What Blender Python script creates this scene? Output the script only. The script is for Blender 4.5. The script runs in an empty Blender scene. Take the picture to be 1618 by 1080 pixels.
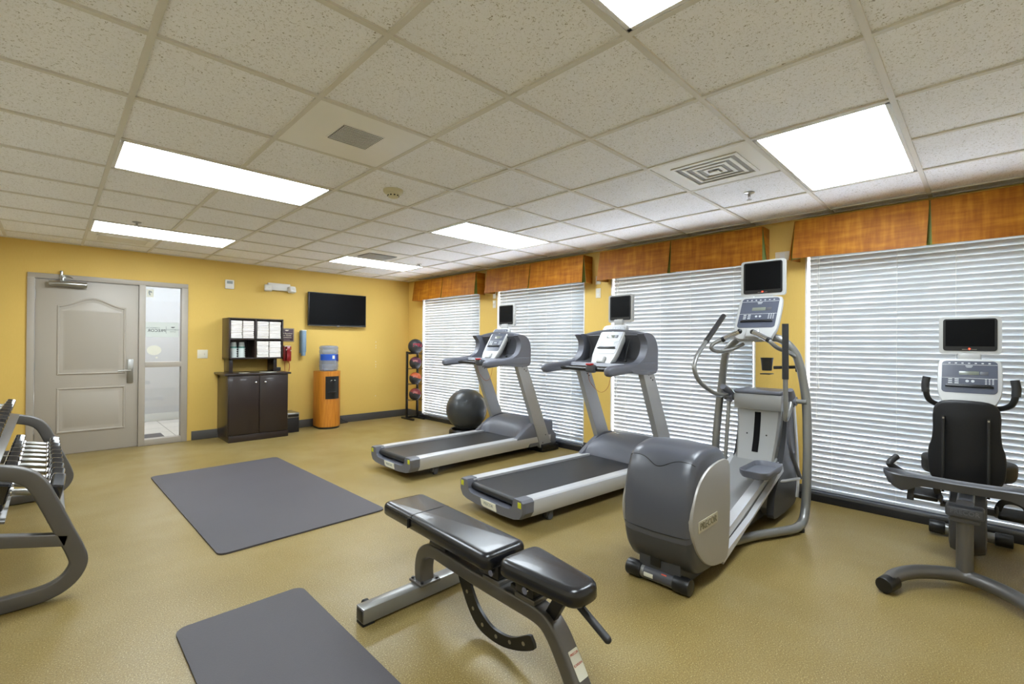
import bpy, bmesh, math, random
from mathutils import Vector, Matrix
random.seed(7)
C = bpy.context.scene.collection
SC = bpy.context.scene
R = math.radians
PI = math.pi
# ------------------------------------------------------------------ camera
YAW, PITCH, ROLL, CH = .7771, .0037, .0076, 1.318
fw = Vector((math.sin(YAW)*math.cos(PITCH), math.cos(YAW)*math.cos(PITCH), math.sin(PITCH)))
rt = Vector((math.cos(YAW), -math.sin(YAW), 0)); up = rt.cross(fw)
r2 = rt*math.cos(ROLL)+up*math.sin(ROLL); u2 = -rt*math.sin(ROLL)+up*math.cos(ROLL)
cam = bpy.data.cameras.new('camera'); cam.sensor_width = 36; cam.lens = 741.36/1618*36
cam.clip_start = .02
co = bpy.data.objects.new('camera', cam); C.objects.link(co); SC.camera = co
co.matrix_world = Matrix(((r2.x, u2.x, -fw.x, 0), (r2.y, u2.y, -fw.y, 0), (r2.z, u2.z, -fw.z, CH), (0, 0, 0, 1)))
# ------------------------------------------------------------------ world, sun, exposure
SC.view_settings.view_transform = 'Standard'; SC.view_settings.look = 'None'
SC.view_settings.exposure = 2.38; SC.view_settings.gamma = 1.0
SC.view_settings.use_curve_mapping = False
w = bpy.data.worlds.new('sky'); SC.world = w; w.use_nodes = True
nt = w.node_tree; bg = nt.nodes['Background']
sky = nt.nodes.new('ShaderNodeTexSky'); sky.sky_type = 'NISHITA'; sky.sun_disc = False
sky.sun_elevation = R(32); sky.sun_rotation = R(130); sky.air_density = 1; sky.dust_density = 1
nt.links.new(sky.outputs[0], bg.inputs[0]); bg.inputs[1].default_value = .62
sl = bpy.data.lights.new('sun', 'SUN'); sl.energy = 5; sl.angle = R(.6); sl.color = (1, .96, .9)
so = bpy.data.objects.new('sun', sl); C.objects.link(so); so.location = (12, -6, 9)
sd = Vector((-.78, .5, -.5)).normalized()
so.rotation_euler = sd.to_track_quat('-Z', 'Y').to_euler()
PANEL = 4.7      # emission strength of the ceiling light diffusers
try:
    SC.cycles.use_denoising = True
    SC.cycles.max_bounces = 10; SC.cycles.diffuse_bounces = 6; SC.cycles.glossy_bounces = 4
    SC.cycles.transmission_bounces = 6; SC.cycles.transparent_max_bounces = 10
    SC.cycles.sample_clamp_indirect = 8
    SC.cycles.caustics_reflective = False; SC.cycles.caustics_refractive = False
except Exception: pass

# ------------------------------------------------------------------ materials
def lin(h):
    if isinstance(h, (tuple, list)): return (*h, 1)
    v = [int(h[i:i+2], 16)/255 for i in (0, 2, 4)]
    return (*[c/12.92 if c <= .04045 else ((c+.055)/1.055)**2.4 for c in v], 1)
def nodes(name):
    m = bpy.data.materials.new(name); m.use_nodes = True
    n = m.node_tree; return m, n, n.nodes['Principled BSDF']
def mat(name, col, rough=.5, metal=0, bump=0, scale=60, var=0, vscale=4, coat=0, spec=.5):
    m, n, p = nodes(name)
    p.inputs['Base Color'].default_value = lin(col); p.inputs['Roughness'].default_value = rough
    p.inputs['Metallic'].default_value = metal; p.inputs['Coat Weight'].default_value = coat
    p.inputs['Specular IOR Level'].default_value = spec
    tc = n.nodes.new('ShaderNodeTexCoord')
    if bump:
        t = n.nodes.new('ShaderNodeTexNoise'); t.inputs['Scale'].default_value = scale; t.inputs['Detail'].default_value = 4
        b = n.nodes.new('ShaderNodeBump'); b.inputs['Strength'].default_value = bump; b.inputs['Distance'].default_value = .002
        n.links.new(tc.outputs['Object'], t.inputs['Vector']); n.links.new(t.outputs[0], b.inputs['Height']); n.links.new(b.outputs[0], p.inputs['Normal'])
    if var:
        t = n.nodes.new('ShaderNodeTexNoise'); t.inputs['Scale'].default_value = vscale
        h = n.nodes.new('ShaderNodeHueSaturation'); h.inputs['Color'].default_value = lin(col)
        mr = n.nodes.new('ShaderNodeMapRange'); mr.inputs[3].default_value = 1-var; mr.inputs[4].default_value = 1+var
        n.links.new(tc.outputs['Object'], t.inputs['Vector']); n.links.new(t.outputs[0], mr.inputs[0])
        n.links.new(mr.outputs[0], h.inputs['Value']); n.links.new(h.outputs[0], p.inputs['Base Color'])
    return m
def emit(name, col, s):
    m, n, p = nodes(name); p.inputs['Base Color'].default_value = lin(col)
    p.inputs['Emission Color'].default_value = lin(col); p.inputs['Emission Strength'].default_value = s
    return m
def ramp(n, fac, stops, inter='LINEAR'):
    r = n.nodes.new('ShaderNodeValToRGB'); r.color_ramp.interpolation = inter
    el = r.color_ramp.elements
    while len(el) < len(stops): el.new(.5)
    for e, (p, c) in zip(el, stops): e.position = p; e.color = lin(c)
    n.links.new(fac, r.inputs[0]); return r.outputs[0]
def noise(n, vec, scale, detail=3, rough=.5):
    t = n.nodes.new('ShaderNodeTexNoise'); t.inputs['Scale'].default_value = scale
    t.inputs['Detail'].default_value = detail; t.inputs['Roughness'].default_value = rough
    n.links.new(vec, t.inputs['Vector']); return t.outputs[0]
def mapping(n, sc):
    tc = n.nodes.new('ShaderNodeTexCoord'); mp = n.nodes.new('ShaderNodeMapping')
    mp.inputs['Scale'].default_value = sc; n.links.new(tc.outputs['Object'], mp.inputs['Vector']); return mp.outputs[0]
def mix(n, a, b, fac, mode='MIX'):
    x = n.nodes.new('ShaderNodeMix'); x.data_type = 'RGBA'; x.blend_type = mode
    for s, v in ((x.inputs[0], fac), (x.inputs[6], a), (x.inputs[7], b)):
        if hasattr(v, 'links'): n.links.new(v, s)
        elif isinstance(v, (int, float)): s.default_value = v
        else: s.default_value = lin(v)
    return x.outputs[2]
def bump(n, p, h, strength, dist=.002):
    b = n.nodes.new('ShaderNodeBump'); b.inputs['Strength'].default_value = strength; b.inputs['Distance'].default_value = dist
    n.links.new(h, b.inputs['Height']); n.links.new(b.outputs[0], p.inputs['Normal'])

def floor_mat():
    m, n, p = nodes('speckled_rubber_floor'); v = mapping(n, (1, 1, 1))
    base = ramp(n, noise(n, v, 1.3, 4, .6), [(.3, '7a6632'), (.5, '937f4c'), (.72, 'aa9c76')])
    fine = ramp(n, noise(n, v, 165, 3, .8), [(.36, '453817'), (.45, '7b6838'), (.58, '897646'), (.68, 'd8ccA4')])
    c = mix(n, base, fine, .7)
    p.inputs['Roughness'].default_value = .42; p.inputs['Specular IOR Level'].default_value = .42
    n.links.new(c, p.inputs['Base Color'])
    rr = n.nodes.new('ShaderNodeMapRange'); rr.inputs[3].default_value = .27; rr.inputs[4].default_value = .5
    n.links.new(noise(n, v, 3, 4), rr.inputs[0]); n.links.new(rr.outputs[0], p.inputs['Roughness'])
    bump(n, p, noise(n, v, 260, 2), .04, .0005); return m
def ceil_mat():
    m, n, p = nodes('fissured_ceiling_tile'); v = mapping(n, (1, 1.0, 1))
    vo = n.nodes.new('ShaderNodeTexNoise'); vo.inputs['Scale'].default_value = 125; vo.inputs['Detail'].default_value = 2
    vo.inputs['Distortion'].default_value = 1.2
    n.links.new(v, vo.inputs['Vector'])
    c = ramp(n, vo.outputs[0], [(.30, '9c968a'), (.37, 'dedcd6'), (.42, 'f0f0f2'), (1, 'f4f4f6')])
    n.links.new(c, p.inputs['Base Color']); p.inputs['Roughness'].default_value = .9
    bump(n, p, vo.outputs[0], .25, .003); return m
def wall_mat():
    m, n, p = nodes('yellow_wallcovering'); v = mapping(n, (1, 1, 1))
    v2 = mapping(n, (30, 30, 3))
    c = mix(n, mix(n, 'dbbb69', 'd5b462', noise(n, v, 2.5, 3)), 'd3b05c', noise(n, v2, 6, 3))
    n.links.new(c, p.inputs['Base Color']); p.inputs['Roughness'].default_value = .55; p.inputs['Specular IOR Level'].default_value = .25
    bump(n, p, noise(n, v, 160, 2), .12, .001); return m
def valance_mat():
    m, n, p = nodes('orange_woven_valance')
    a = noise(n, mapping(n, (1, 3.2, 22)), 1, 2, .7); b = noise(n, mapping(n, (1, 24, 3)), 1, 2, .7)
    mx = mix(n, a, b, .5)
    c = ramp(n, mx, [(.34, '83490f'), (.48, '955a13'), (.6, 'a86b19'), (.74, 'b67c22')])
    n.links.new(c, p.inputs['Base Color']); p.inputs['Roughness'].default_value = .5
    p.inputs['Specular IOR Level'].default_value = .15
    bump(n, p, noise(n, mapping(n, (200, 200, 200)), 1), .1); return m
def slat_mat():
    m, n, p = nodes('white_blind_slat')
    p.inputs['Base Color'].default_value = lin('b9bbbc'); p.inputs['Roughness'].default_value = .35
    t = n.nodes.new('ShaderNodeBsdfTranslucent'); t.inputs[0].default_value = (.8, .82, .86, 1)
    mx = n.nodes.new('ShaderNodeMixShader'); mx.inputs[0].default_value = .12
    o = n.nodes['Material Output']; n.links.new(p.outputs[0], mx.inputs[1]); n.links.new(t.outputs[0], mx.inputs[2]); n.links.new(mx.outputs[0], o.inputs[0])
    return m
def glass_mat(name, tint=(1, 1, 1), gl=.07):
    m, n, p = nodes(name); n.nodes.remove(p)
    t = n.nodes.new('ShaderNodeBsdfTransparent'); t.inputs[0].default_value = (*tint, 1)
    g = n.nodes.new('ShaderNodeBsdfGlossy'); g.inputs['Roughness'].default_value = .02
    mx = n.nodes.new('ShaderNodeMixShader'); mx.inputs[0].default_value = gl
    o = n.nodes['Material Output']; n.links.new(t.outputs[0], mx.inputs[1]); n.links.new(g.outputs[0], mx.inputs[2]); n.links.new(mx.outputs[0], o.inputs[0])
    return m
def tile_mat():
    m, n, p = nodes('white_floor_tile')
    b = n.nodes.new('ShaderNodeTexBrick'); b.offset = 0; b.inputs['Scale'].default_value = 1
    b.inputs['Color1'].default_value = lin('dcd9d2'); b.inputs['Color2'].default_value = lin('d8d5cd'); b.inputs['Mortar'].default_value = lin('8a867c')
    b.inputs['Mortar Size'].default_value = .006; b.inputs['Brick Width'].default_value = .42; b.inputs['Row Height'].default_value = .42
    n.links.new(mapping(n, (1, 1, 1)), b.inputs['Vector']); n.links.new(b.outputs[0], p.inputs['Base Color']); p.inputs['Roughness'].default_value = .3
    return m
def wood_mat():
    m, n, p = nodes('honey_wood'); v = mapping(n, (14, 14, 1.2))
    c = ramp(n, noise(n, v, 3, 4, .6), [(.3, 'b06a1c'), (.55, 'c47d28'), (.8, 'd29036')])
    n.links.new(c, p.inputs['Base Color']); p.inputs['Roughness'].default_value = .38; return m
def towel_mat():
    return mat('white_terry', 'f1ece8', .95, bump=.7, scale=420)

MT = dict(
    floor=floor_mat(), ceil=ceil_mat(), wall=wall_mat(), valance=valance_mat(), slat=slat_mat(), tile=tile_mat(), honey=wood_mat(), towel=towel_mat(),
    grid=mat('ceiling_grid_metal', 'd4d0c5', .5), panel_white=mat('vent_white', 'ecebe6', .45, var=.03, vscale=3),
    light=emit('light_diffuser', (.84, .93, 1.0), PANEL), lframe=mat('light_frame', 'd8d5cc', .4),
    hallfill=emit('hall_fill_diffuser', 'f4f8ff', 5),
    base=mat('grey_vinyl_base', '4a4846', .45), curb=mat('black_curb', '1b1b1f', .35), ledge=mat('window_ledge', '6d7078', .25, .6),
    greige=mat('greige_paint', 'a69e92', .4, bump=.05, scale=200), steel=mat('brushed_steel', 'a9a8a4', .3, 1), chrome=mat('chrome', 'd6d6d8', .12, 1),
    white=mat('white_plastic', 'd9d7d2', .35), cream=mat('cream_plastic', 'dcd5c0', .4), wframe=mat('white_window_frame', 'dedcd6', .4),
    black=mat('black_plastic', '121213', .38), rubber=mat('black_rubber', '1a1a1b', .65, bump=.2, scale=300), screen=mat('black_screen', '020203', .5, spec=.12),
    grip=mat('black_foam_grip', '232325', .5, bump=.15, scale=300),
    green=mat('green_pleat', '6d7c2c', .6), lvr=mat('louvre_grey','8f8c84',.5), valback=mat('valance_lining', 'b9a878', .7),
    espresso=mat('espresso_wood', '271c19', .32, bump=.08, scale=30, var=.12, vscale=6, coat=.15), espresso_in=mat('espresso_inside', '1b1312', .5),
    red=mat('red_phone', '8f1d20', .3), redcord=mat('red_cord', 'a03a22', .5), sign=mat('brown_sign', '46303a', .4), signtext=mat('sign_lettering', 'd9cdb8', .5),
    bluecup=mat('blue_dispenser', '7f97ab', .25, 0), hallwall=mat('hall_wall', 'bcbfc0', .6), hallbase=mat('hall_base', 'cdd0cb', .4),
    glass=glass_mat('clear_glass'), film=mat('frosted_film', 'cdd2cc', .5), ink=mat('grey_ink', '4b4d4e', .6), inkfaint=mat('faint_ink', '8f9693', .6),
    label=mat('pale_label', 'd8d6c6', .45), yellow=mat('yellow_sticker', 'c4c62e', .5), redplastic=mat('red_key', 'b12a2a', .35),
    alu=mat('brushed_aluminium', 'c6c7ca', .34, .25, bump=.04, scale=200), silver=mat('silver_paint', '9b9c9c', .38, .45),
    tmgrey=mat('charcoal_blue_plastic', '63656e', .4, bump=.06, scale=350), tmdark=mat('dark_grey_plastic', '48494e', .42, bump=.06, scale=350), tmpost=mat('post_paint', 'a3a4a6', .35, .25),
    belt=mat('running_belt', '1e1f22', .38, bump=.3, scale=500, var=.2, vscale=3), console=mat('console_silver', 'acacaa', .33, .1), face=mat('console_face', '4a4e5a', .22), faceglare=mat('console_face_painted_glare', '8b8c8e', .38, .2),  # lighter console face: reflected glare put into the near treadmill's colour
    keys=mat('console_keys', 'aeb2b6', .4), lcd=mat('lcd', '6d7268', .2), keyline=mat('console_line', 'c9cccc', .4),
    vinyl=mat('black_vinyl', '17171a', .27, bump=.12, scale=170, coat=.1), frame=mat('graphite_metallic_paint', '6a6866', .34, .55), framel=mat('silver_metallic_paint', '8b8b89', .3, .55),
    mat=mat('charcoal_mat', '48454a', .62, bump=.5, scale=240, var=.12, vscale=2), drum=mat('drum_charcoal', '4f5159', .3, bump=.05, scale=350), drumlow=mat('drum_charcoal_low', '3b3c40', .42, bump=.05, scale=350),
    plate=mat('silver_side_cover', 'a09d98', .38, .3, bump=.04, scale=300), taup=mat('logo_plate', 'b1ab97', .4), taupd=mat('logo_letter', '716b55', .45),
    head=mat('black_urethane', '1b1b20', .16, coat=1), ball=mat('graphite_vinyl_ball', '3a3d40', .33, bump=.04, scale=80),
    medblack=mat('black_rubber_ball', '2b2a2a', .55, bump=.3, scale=300), medred=mat('maroon_rubber', '7a2a2a', .55, bump=.3, scale=300), medorange=mat('orange_rubber', 'b5562a', .55, bump=.3, scale=300), medpurple=mat('plum_rubber', '5d2a3c', .55, bump=.3, scale=300), medtext=mat('ball_letter_red', 'b02a3e', .5), medtext2=mat('ball_letter_pale', 'd98f86', .5),
    redled=emit('red_led', 'ff2010', 6), greenled=emit('green_led', '50ff90', 3), bark=mat('bark', '4a3a2a', .9), leaf=mat('leaf', '4f7030', .7), grass=mat('grass', '9fa688', .9), bounce_concrete=mat('bounce_concrete', 'e0e1e2', .8),
    cup=mat('paper_cup', 'd9e0dd', .5), cupband=mat('teal_band', '3f7f72', .5), orangec=mat('orange_cord', 'a8642a', .5), sdet=mat('cream_detector', 'cfc8a6', .4), white2=mat('white_cord', 'e6e4de', .6), txtred=mat('red_ink', 'b8452e', .6), blacktrim=mat('black_sign_box', '15151a', .4),
    bluelabel=mat('blue_label', '1f4fae', .35), bluelabeld=mat('dark_blue_label', '1b2a6e', .35),
)
def bottle_mat():
    m, n, p = nodes('clear_bottle'); n.nodes.remove(p)
    t = n.nodes.new('ShaderNodeBsdfTransparent'); t.inputs[0].default_value = (.74, .79, .86, 1)
    d = n.nodes.new('ShaderNodeBsdfPrincipled'); d.inputs['Base Color'].default_value = lin('9aa5bd'); d.inputs['Roughness'].default_value = .08
    mx = n.nodes.new('ShaderNodeMixShader'); mx.inputs[0].default_value = .42
    o = n.nodes['Material Output']; n.links.new(t.outputs[0], mx.inputs[1]); n.links.new(d.outputs[0], mx.inputs[2]); n.links.new(mx.outputs[0], o.inputs[0])
    return m
MT['bottle'] = bottle_mat(); MT['vinylmatte'] = mat('matte_black_vinyl', '141416', .5, bump=.15, scale=170, spec=.3); MT['wallbounce'] = mat('bounce_cream_paint', 'e6dfcd', .6)  # lighter cream on the unseen walls, picked to bounce more light

# ------------------------------------------------------------------ mesh helpers
def catmull(pts, k=6, closed=False):
    P = [Vector(p) for p in pts]; n = len(P); out = []
    if n < 3: return P
    rng = range(n if closed else n-1)
    for i in rng:
        if closed: a, b, c, d = P[i-1], P[i], P[(i+1) % n], P[(i+2) % n]
        else: a, b, c, d = P[max(i-1, 0)], P[i], P[i+1], P[min(i+2, n-1)]
        for j in range(k):
            t = j/k
            out.append(.5*((2*b)+(c-a)*t+(2*a-5*b+4*c-d)*t*t+(-a+3*b-3*c+d)*t**3))
    if not closed: out.append(P[-1])
    return out
def rrect(w, h, r, n=4):
    r = min(r, w/2-1e-4, h/2-1e-4); out = []
    for cx, cy, a0 in ((w/2-r, h/2-r, 0), (-w/2+r, h/2-r, 90), (-w/2+r, -h/2+r, 180), (w/2-r, -h/2+r, 270)):
        for i in range(n+1):
            a = R(a0+90*i/n); out.append((cx+r*math.cos(a), cy+r*math.sin(a)))
    return out
class MB:
    def __init__(s, M=None): s.bm = bmesh.new(); s.M = M
    def merge(s, t, bev=0, seg=2):
        if bev: bmesh.ops.bevel(t, geom=[e for e in t.edges if e.is_manifold and e.calc_face_angle(0) > .45], offset=bev, segments=seg, profile=.5, affect='EDGES', clamp_overlap=True)
        bmesh.ops.recalc_face_normals(t, faces=t.faces)
        if s.M is not None: bmesh.ops.transform(t, matrix=s.M, verts=t.verts)
        me = bpy.data.meshes.new('tmp'); t.to_mesh(me); t.free(); s.bm.from_mesh(me); bpy.data.meshes.remove(me); return s
    def box(s, c, d, bev=0, rot=None, seg=2):
        t = bmesh.new(); bmesh.ops.create_cube(t, size=1)
        M = Matrix.Diagonal((*d, 1)); bmesh.ops.transform(t, matrix=M, verts=t.verts)
        if bev: bmesh.ops.bevel(t, geom=list(t.edges), offset=min(bev, min(d)*.49), segments=seg, profile=.5, affect='EDGES', clamp_overlap=True)
        M = Matrix.Translation(c)
        if rot is not None: M = M @ (rot.to_4x4() if not isinstance(rot, tuple) else Matrix.Rotation(rot[2], 4, 'Z') @ Matrix.Rotation(rot[1], 4, 'Y') @ Matrix.Rotation(rot[0], 4, 'X'))
        bmesh.ops.transform(t, matrix=M, verts=t.verts); return s.merge(t)
    def bb(s, x0, x1, y0, y1, z0, z1, bev=0, seg=2):
        return s.box(((x0+x1)/2, (y0+y1)/2, (z0+z1)/2), (abs(x1-x0), abs(y1-y0), abs(z1-z0)), bev, seg=seg)
    def loft(s, rings, cap=True, closed=False, bev=0):
        t = bmesh.new(); V = [[t.verts.new(p) for p in r] for r in rings]; n = len(rings[0])
        m = len(V)
        for i in range(m if closed else m-1):
            a, b = V[i], V[(i+1) % m]
            for j in range(n):
                try: t.faces.new((a[j], a[(j+1) % n], b[(j+1) % n], b[j]))
                except ValueError: pass
        if cap and not closed: t.faces.new(V[0][::-1]); t.faces.new(V[-1])
        return s.merge(t, bev)
    def tube(s, pts, r, n=12, k=6, closed=False, sec=None, upv=(0, 0, 1), cap=True):
        rl = None
        if isinstance(r, (list, tuple)): rl = list(r); m0 = len(pts)
        P = catmull(pts, k, closed) if k > 1 else [Vector(p) for p in pts]
        N = len(P); rings = []; U = Vector(upv); prev = None
        for i, p in enumerate(P):
            if closed: T = (P[(i+1) % N]-P[i-1]).normalized()
            else: T = (P[min(i+1, N-1)]-P[max(i-1, 0)]).normalized()
            if prev is None:
                B = T.cross(U)
                if B.length < .05: B = T.cross(Vector((0, 1, 0)))
                B.normalize()
            else:
                B = prev-T*prev.dot(T); B.normalize()
            if sec is not None:      # keep section aligned to up vector when possible
                B2 = T.cross(U)
                if B2.length > .2:
                    B2.normalize()
                    if prev is not None and B2.dot(prev) < 0: B2 = -B2
                    B = B2
            prev = B; Nn = B.cross(T)
            if rl: 
                f = i/(N-1)*(m0-1); a = int(min(f, m0-2)); rr = rl[a]+(rl[a+1]-rl[a])*(f-a)
            else: rr = r
            if sec is None: ring = [p+B*rr*math.cos(2*PI*j/n)+Nn*rr*math.sin(2*PI*j/n) for j in range(n)]
            else: ring = [p+B*a*rr+Nn*b*rr for a, b in sec]
            rings.append(ring)
        return s.loft(rings, cap, closed)
    def cyl(s, p, q, r, r2=None, n=24, bev=0):
        p, q = Vector(p), Vector(q); r2 = r if r2 is None else r2
        T = (q-p).normalized(); B = T.cross(Vector((0, 0, 1)))
        if B.length < .01: B = Vector((1, 0, 0))
        B.normalize(); Nn = B.cross(T); rings = []
        L = (q-p).length
        st = [(0, r), (L, r2)] if not bev else [(0, r-bev), (bev*.3, r-bev*.3), (bev, r), (L-bev, r2), (L-bev*.3, r2-bev*.3), (L, r2-bev)]
        for d, rr in st: rings.append([p+T*d+B*rr*math.cos(2*PI*j/n)+Nn*rr*math.sin(2*PI*j/n) for j in range(n)])
        return s.loft(rings)
    def lathe(s, prof, c=(0, 0, 0), n=32, sx=1, sy=1):
        return s.loft([[(c[0]+r*sx*math.cos(2*PI*j/n), c[1]+r*sy*math.sin(2*PI*j/n), c[2]+z) for j in range(n)] for r, z in prof])
    def sph(s, c, r, n=32, m=18, sc=(1, 1, 1)):
        t = bmesh.new(); bmesh.ops.create_uvsphere(t, u_segments=n, v_segments=m, radius=r)
        bmesh.ops.transform(t, matrix=Matrix.Translation(c) @ Matrix.Diagonal((*sc, 1)), verts=t.verts); return s.merge(t)
    def prism(s, poly, a, b, axis='y', bev=0, seg=2):
        f = {'y': lambda u, v, t: (u, t, v), 'x': lambda u, v, t: (t, u, v), 'z': lambda u, v, t: (u, v, t)}[axis]
        t = bmesh.new(); A = [t.verts.new(f(u, v, a)) for u, v in poly]; B = [t.verts.new(f(u, v, b)) for u, v in poly]; n = len(poly)
        t.faces.new(A[::-1]); t.faces.new(B)
        for j in range(n): t.faces.new((A[j], A[(j+1) % n], B[(j+1) % n], B[j]))
        return s.merge(t, bev, seg)
    def sheet(s, fn, nu, nv, off):
        """solid sheet: fn(u,v) -> point, thickness vector off"""
        t = bmesh.new(); o = Vector(off)
        g = [[[t.verts.new(Vector(fn(i/nu, j/nv))+o*k) for j in range(nv+1)] for i in range(nu+1)] for k in (0, 1)]
        for k in (0, 1):
            for i in range(nu):
                for j in range(nv): t.faces.new((g[k][i][j], g[k][i+1][j], g[k][i+1][j+1], g[k][i][j+1]))
        for i in range(nu):
            for j in (0, nv): t.faces.new((g[0][i][j], g[0][i+1][j], g[1][i+1][j], g[1][i][j]))
        for j in range(nv):
            for i in (0, nu): t.faces.new((g[0][i][j], g[0][i][j+1], g[1][i][j+1], g[1][i][j]))
        return s.merge(t)
    def build(s, name, m, parent=None, ang=32, label=None):
        me = bpy.data.meshes.new(name); s.bm.to_mesh(me); s.bm.free()
        me.polygons.foreach_set('use_smooth', [True]*len(me.polygons)); me.set_sharp_from_angle(angle=R(ang))
        me.materials.append(MT[m] if isinstance(m, str) else m)
        o = bpy.data.objects.new(name, me); C.objects.link(o)
        if parent is not None: o.parent = parent
        if label: o['label'] = label
        return o
def tag(o, label, cat, group=None, kind=None):
    o['label'] = label; o['category'] = cat
    if group: o['group'] = group
    if kind: o['kind'] = kind
    return o
def thing(name, label, cat, loc=(0, 0, 0), rz=0, group=None):
    o = bpy.data.objects.new(name, None); C.objects.link(o); o.location = loc; o.rotation_euler = (0, 0, rz)
    o.empty_display_size = .1
    return tag(o, label, cat, group)
def struct(b, name, m, parent=None, ang=32):
    o = b.build(name, m, parent, ang); o['kind'] = 'structure'; return o
def text(name, body, size, m, parent, org, right, upv, depth=.001, align='CENTER', mirror=False, sx=1):
    cu = bpy.data.curves.new(name, 'FONT'); cu.body = body; cu.size = size; cu.extrude = depth; cu.align_x = align; cu.align_y = 'CENTER'
    cu.space_character = 1.05; cu.offset = size*.012
    o = bpy.data.objects.new(name, cu); C.objects.link(o)
    dg = bpy.context.evaluated_depsgraph_get(); me = bpy.data.meshes.new_from_object(o.evaluated_get(dg))
    bpy.data.objects.remove(o); bpy.data.curves.remove(cu)
    r_, u_ = Vector(right).normalized(), Vector(upv).normalized(); n_ = r_.cross(u_)
    rr = -r_ if mirror else r_
    M = Matrix(((rr.x*sx, u_.x, n_.x, org[0]), (rr.y*sx, u_.y, n_.y, org[1]), (rr.z*sx, u_.z, n_.z, org[2]), (0, 0, 0, 1)))
    me.transform(M)
    me.materials.clear(); me.materials.append(MT[m]); me.name = name
    ob = bpy.data.objects.new(name, me); C.objects.link(ob); ob.parent = parent; return ob
def offset_poly(P, d):
    n = len(P); out = []
    A = sum(P[i][0]*P[(i+1) % n][1]-P[(i+1) % n][0]*P[i][1] for i in range(n))
    sg = 1 if A > 0 else -1
    for i in range(n):
        a, b, c = Vector(P[i-1]), Vector(P[i]), Vector(P[(i+1) % n])
        n1 = Vector((-(b-a).y, (b-a).x)).normalized()*sg; n2 = Vector((-(c-b).y, (c-b).x)).normalized()*sg
        k = (n1+n2); k = k/max(k.dot(k)/2, .3)
        out.append(tuple(b+k*d))
    return out

# ------------------------------------------------------------------ room shell
XW, YD, XL, YF, CE = 4.67, 7.45, -.78, -1.35, 2.4292
GX, GY, S = .2545, 1.5274, .61
gx = lambda i: GX+S*i
gy = lambda j: GY+S*j
struct(MB().bb(XL-.1, XW+.3, YF-.1, YD+.12, -.08, 0), 'floor', 'floor')
struct(MB().bb(XL-.1, XW+.3, YF-.1, YD+.12, CE+.008, CE+.06), 'ceiling', 'ceil')
g = MB()
for i in range(-1, 8):
    if i in (1, 5):
        ends = [YF]+[v for j in (-2, 3, 7) for v in (gy(j), gy(j+1))]+[YD]
        for a_, c_ in zip(ends[::2], ends[1::2]): g.bb(gx(i)-.012, gx(i)+.012, a_, c_, CE-.001, CE+.009)
    else: g.bb(gx(i)-.012, gx(i)+.012, YF, YD, CE-.001, CE+.009)
for j in range(-4, 10): g.bb(XL, XW, gy(j)-.012, gy(j)+.012, CE-.0012, CE+.009)
for a in ((XL, XW, YD-.022, YD), (XL, XW, YF, YF+.022), (XL, XL+.022, YF, YD), (XW-.022, XW, YF, YD)): g.bb(*a, CE-.002, CE+.009)
struct(g, 'trim_1', 'grid')
struct(MB().bb(XL-.1, XL, YF, YD, 0, CE+.01), 'wall_left', 'wallbounce')
struct(MB().bb(XL-.1, XW+.24, YF-.1, YF, 0, CE+.01), 'wall_front', 'wallbounce')
# door wall with opening x -.185..1.30, z 0..2.07
struct(MB().bb(XL-.1, -.175, YD, YD+.12, 0, CE+.01).bb(1.285, XW+.24, YD, YD+.12, 0, CE+.01).bb(-.175, 1.285, YD, YD+.12, 2.06, CE+.01), 'wall_back', 'wall')
WIN = [(5.45, 7.0), (3.48, 5.06), (1.52, 3.10), (-.45, 1.12)]
b = MB(); zb, zt = .085, 2.16
ys = [YD]
edges = [YD+.12]+[v for (a, c) in WIN for v in (c, a)]+[YF-.1]
for k in range(0, len(edges), 2): b.bb(XW, XW+.24, edges[k+1], edges[k], 0, CE+.01)
for a, c in WIN: b.bb(XW, XW+.24, a, c, zt, CE+.01).bb(XW, XW+.24, a, c, 0, zb-.004)
struct(b, 'wall_right', 'wall')
# baseboards
struct(MB().bb(1.345, XW-.012, YD-.012, YD, 0, .12, .003).bb(XL, -.235, YD-.012, YD, 0, .12, .003), 'baseboard_back', 'base')
b = MB()
for k in range(0, len(edges), 2): b.bb(XW-.012, XW, max(edges[k+1], YF), min(edges[k], YD), 0, .12, .003)
struct(b, 'baseboard_right', 'base')
struct(MB().bb(XL, XL+.012, YF, YD-.01, 0, .12, .003), 'baseboard_left', 'base')
b = MB(); l = MB()
for a, c in WIN: b.bb(XW-.03, XW+.01, a-.03, c+.03, 0, .06, .002); l.bb(XW-.034, XW+.2, a+.001, c-.001, .058, .084, .004)
struct(b, 'trim_2', 'curb'); struct(l, 'trim_3', 'ledge')
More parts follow.
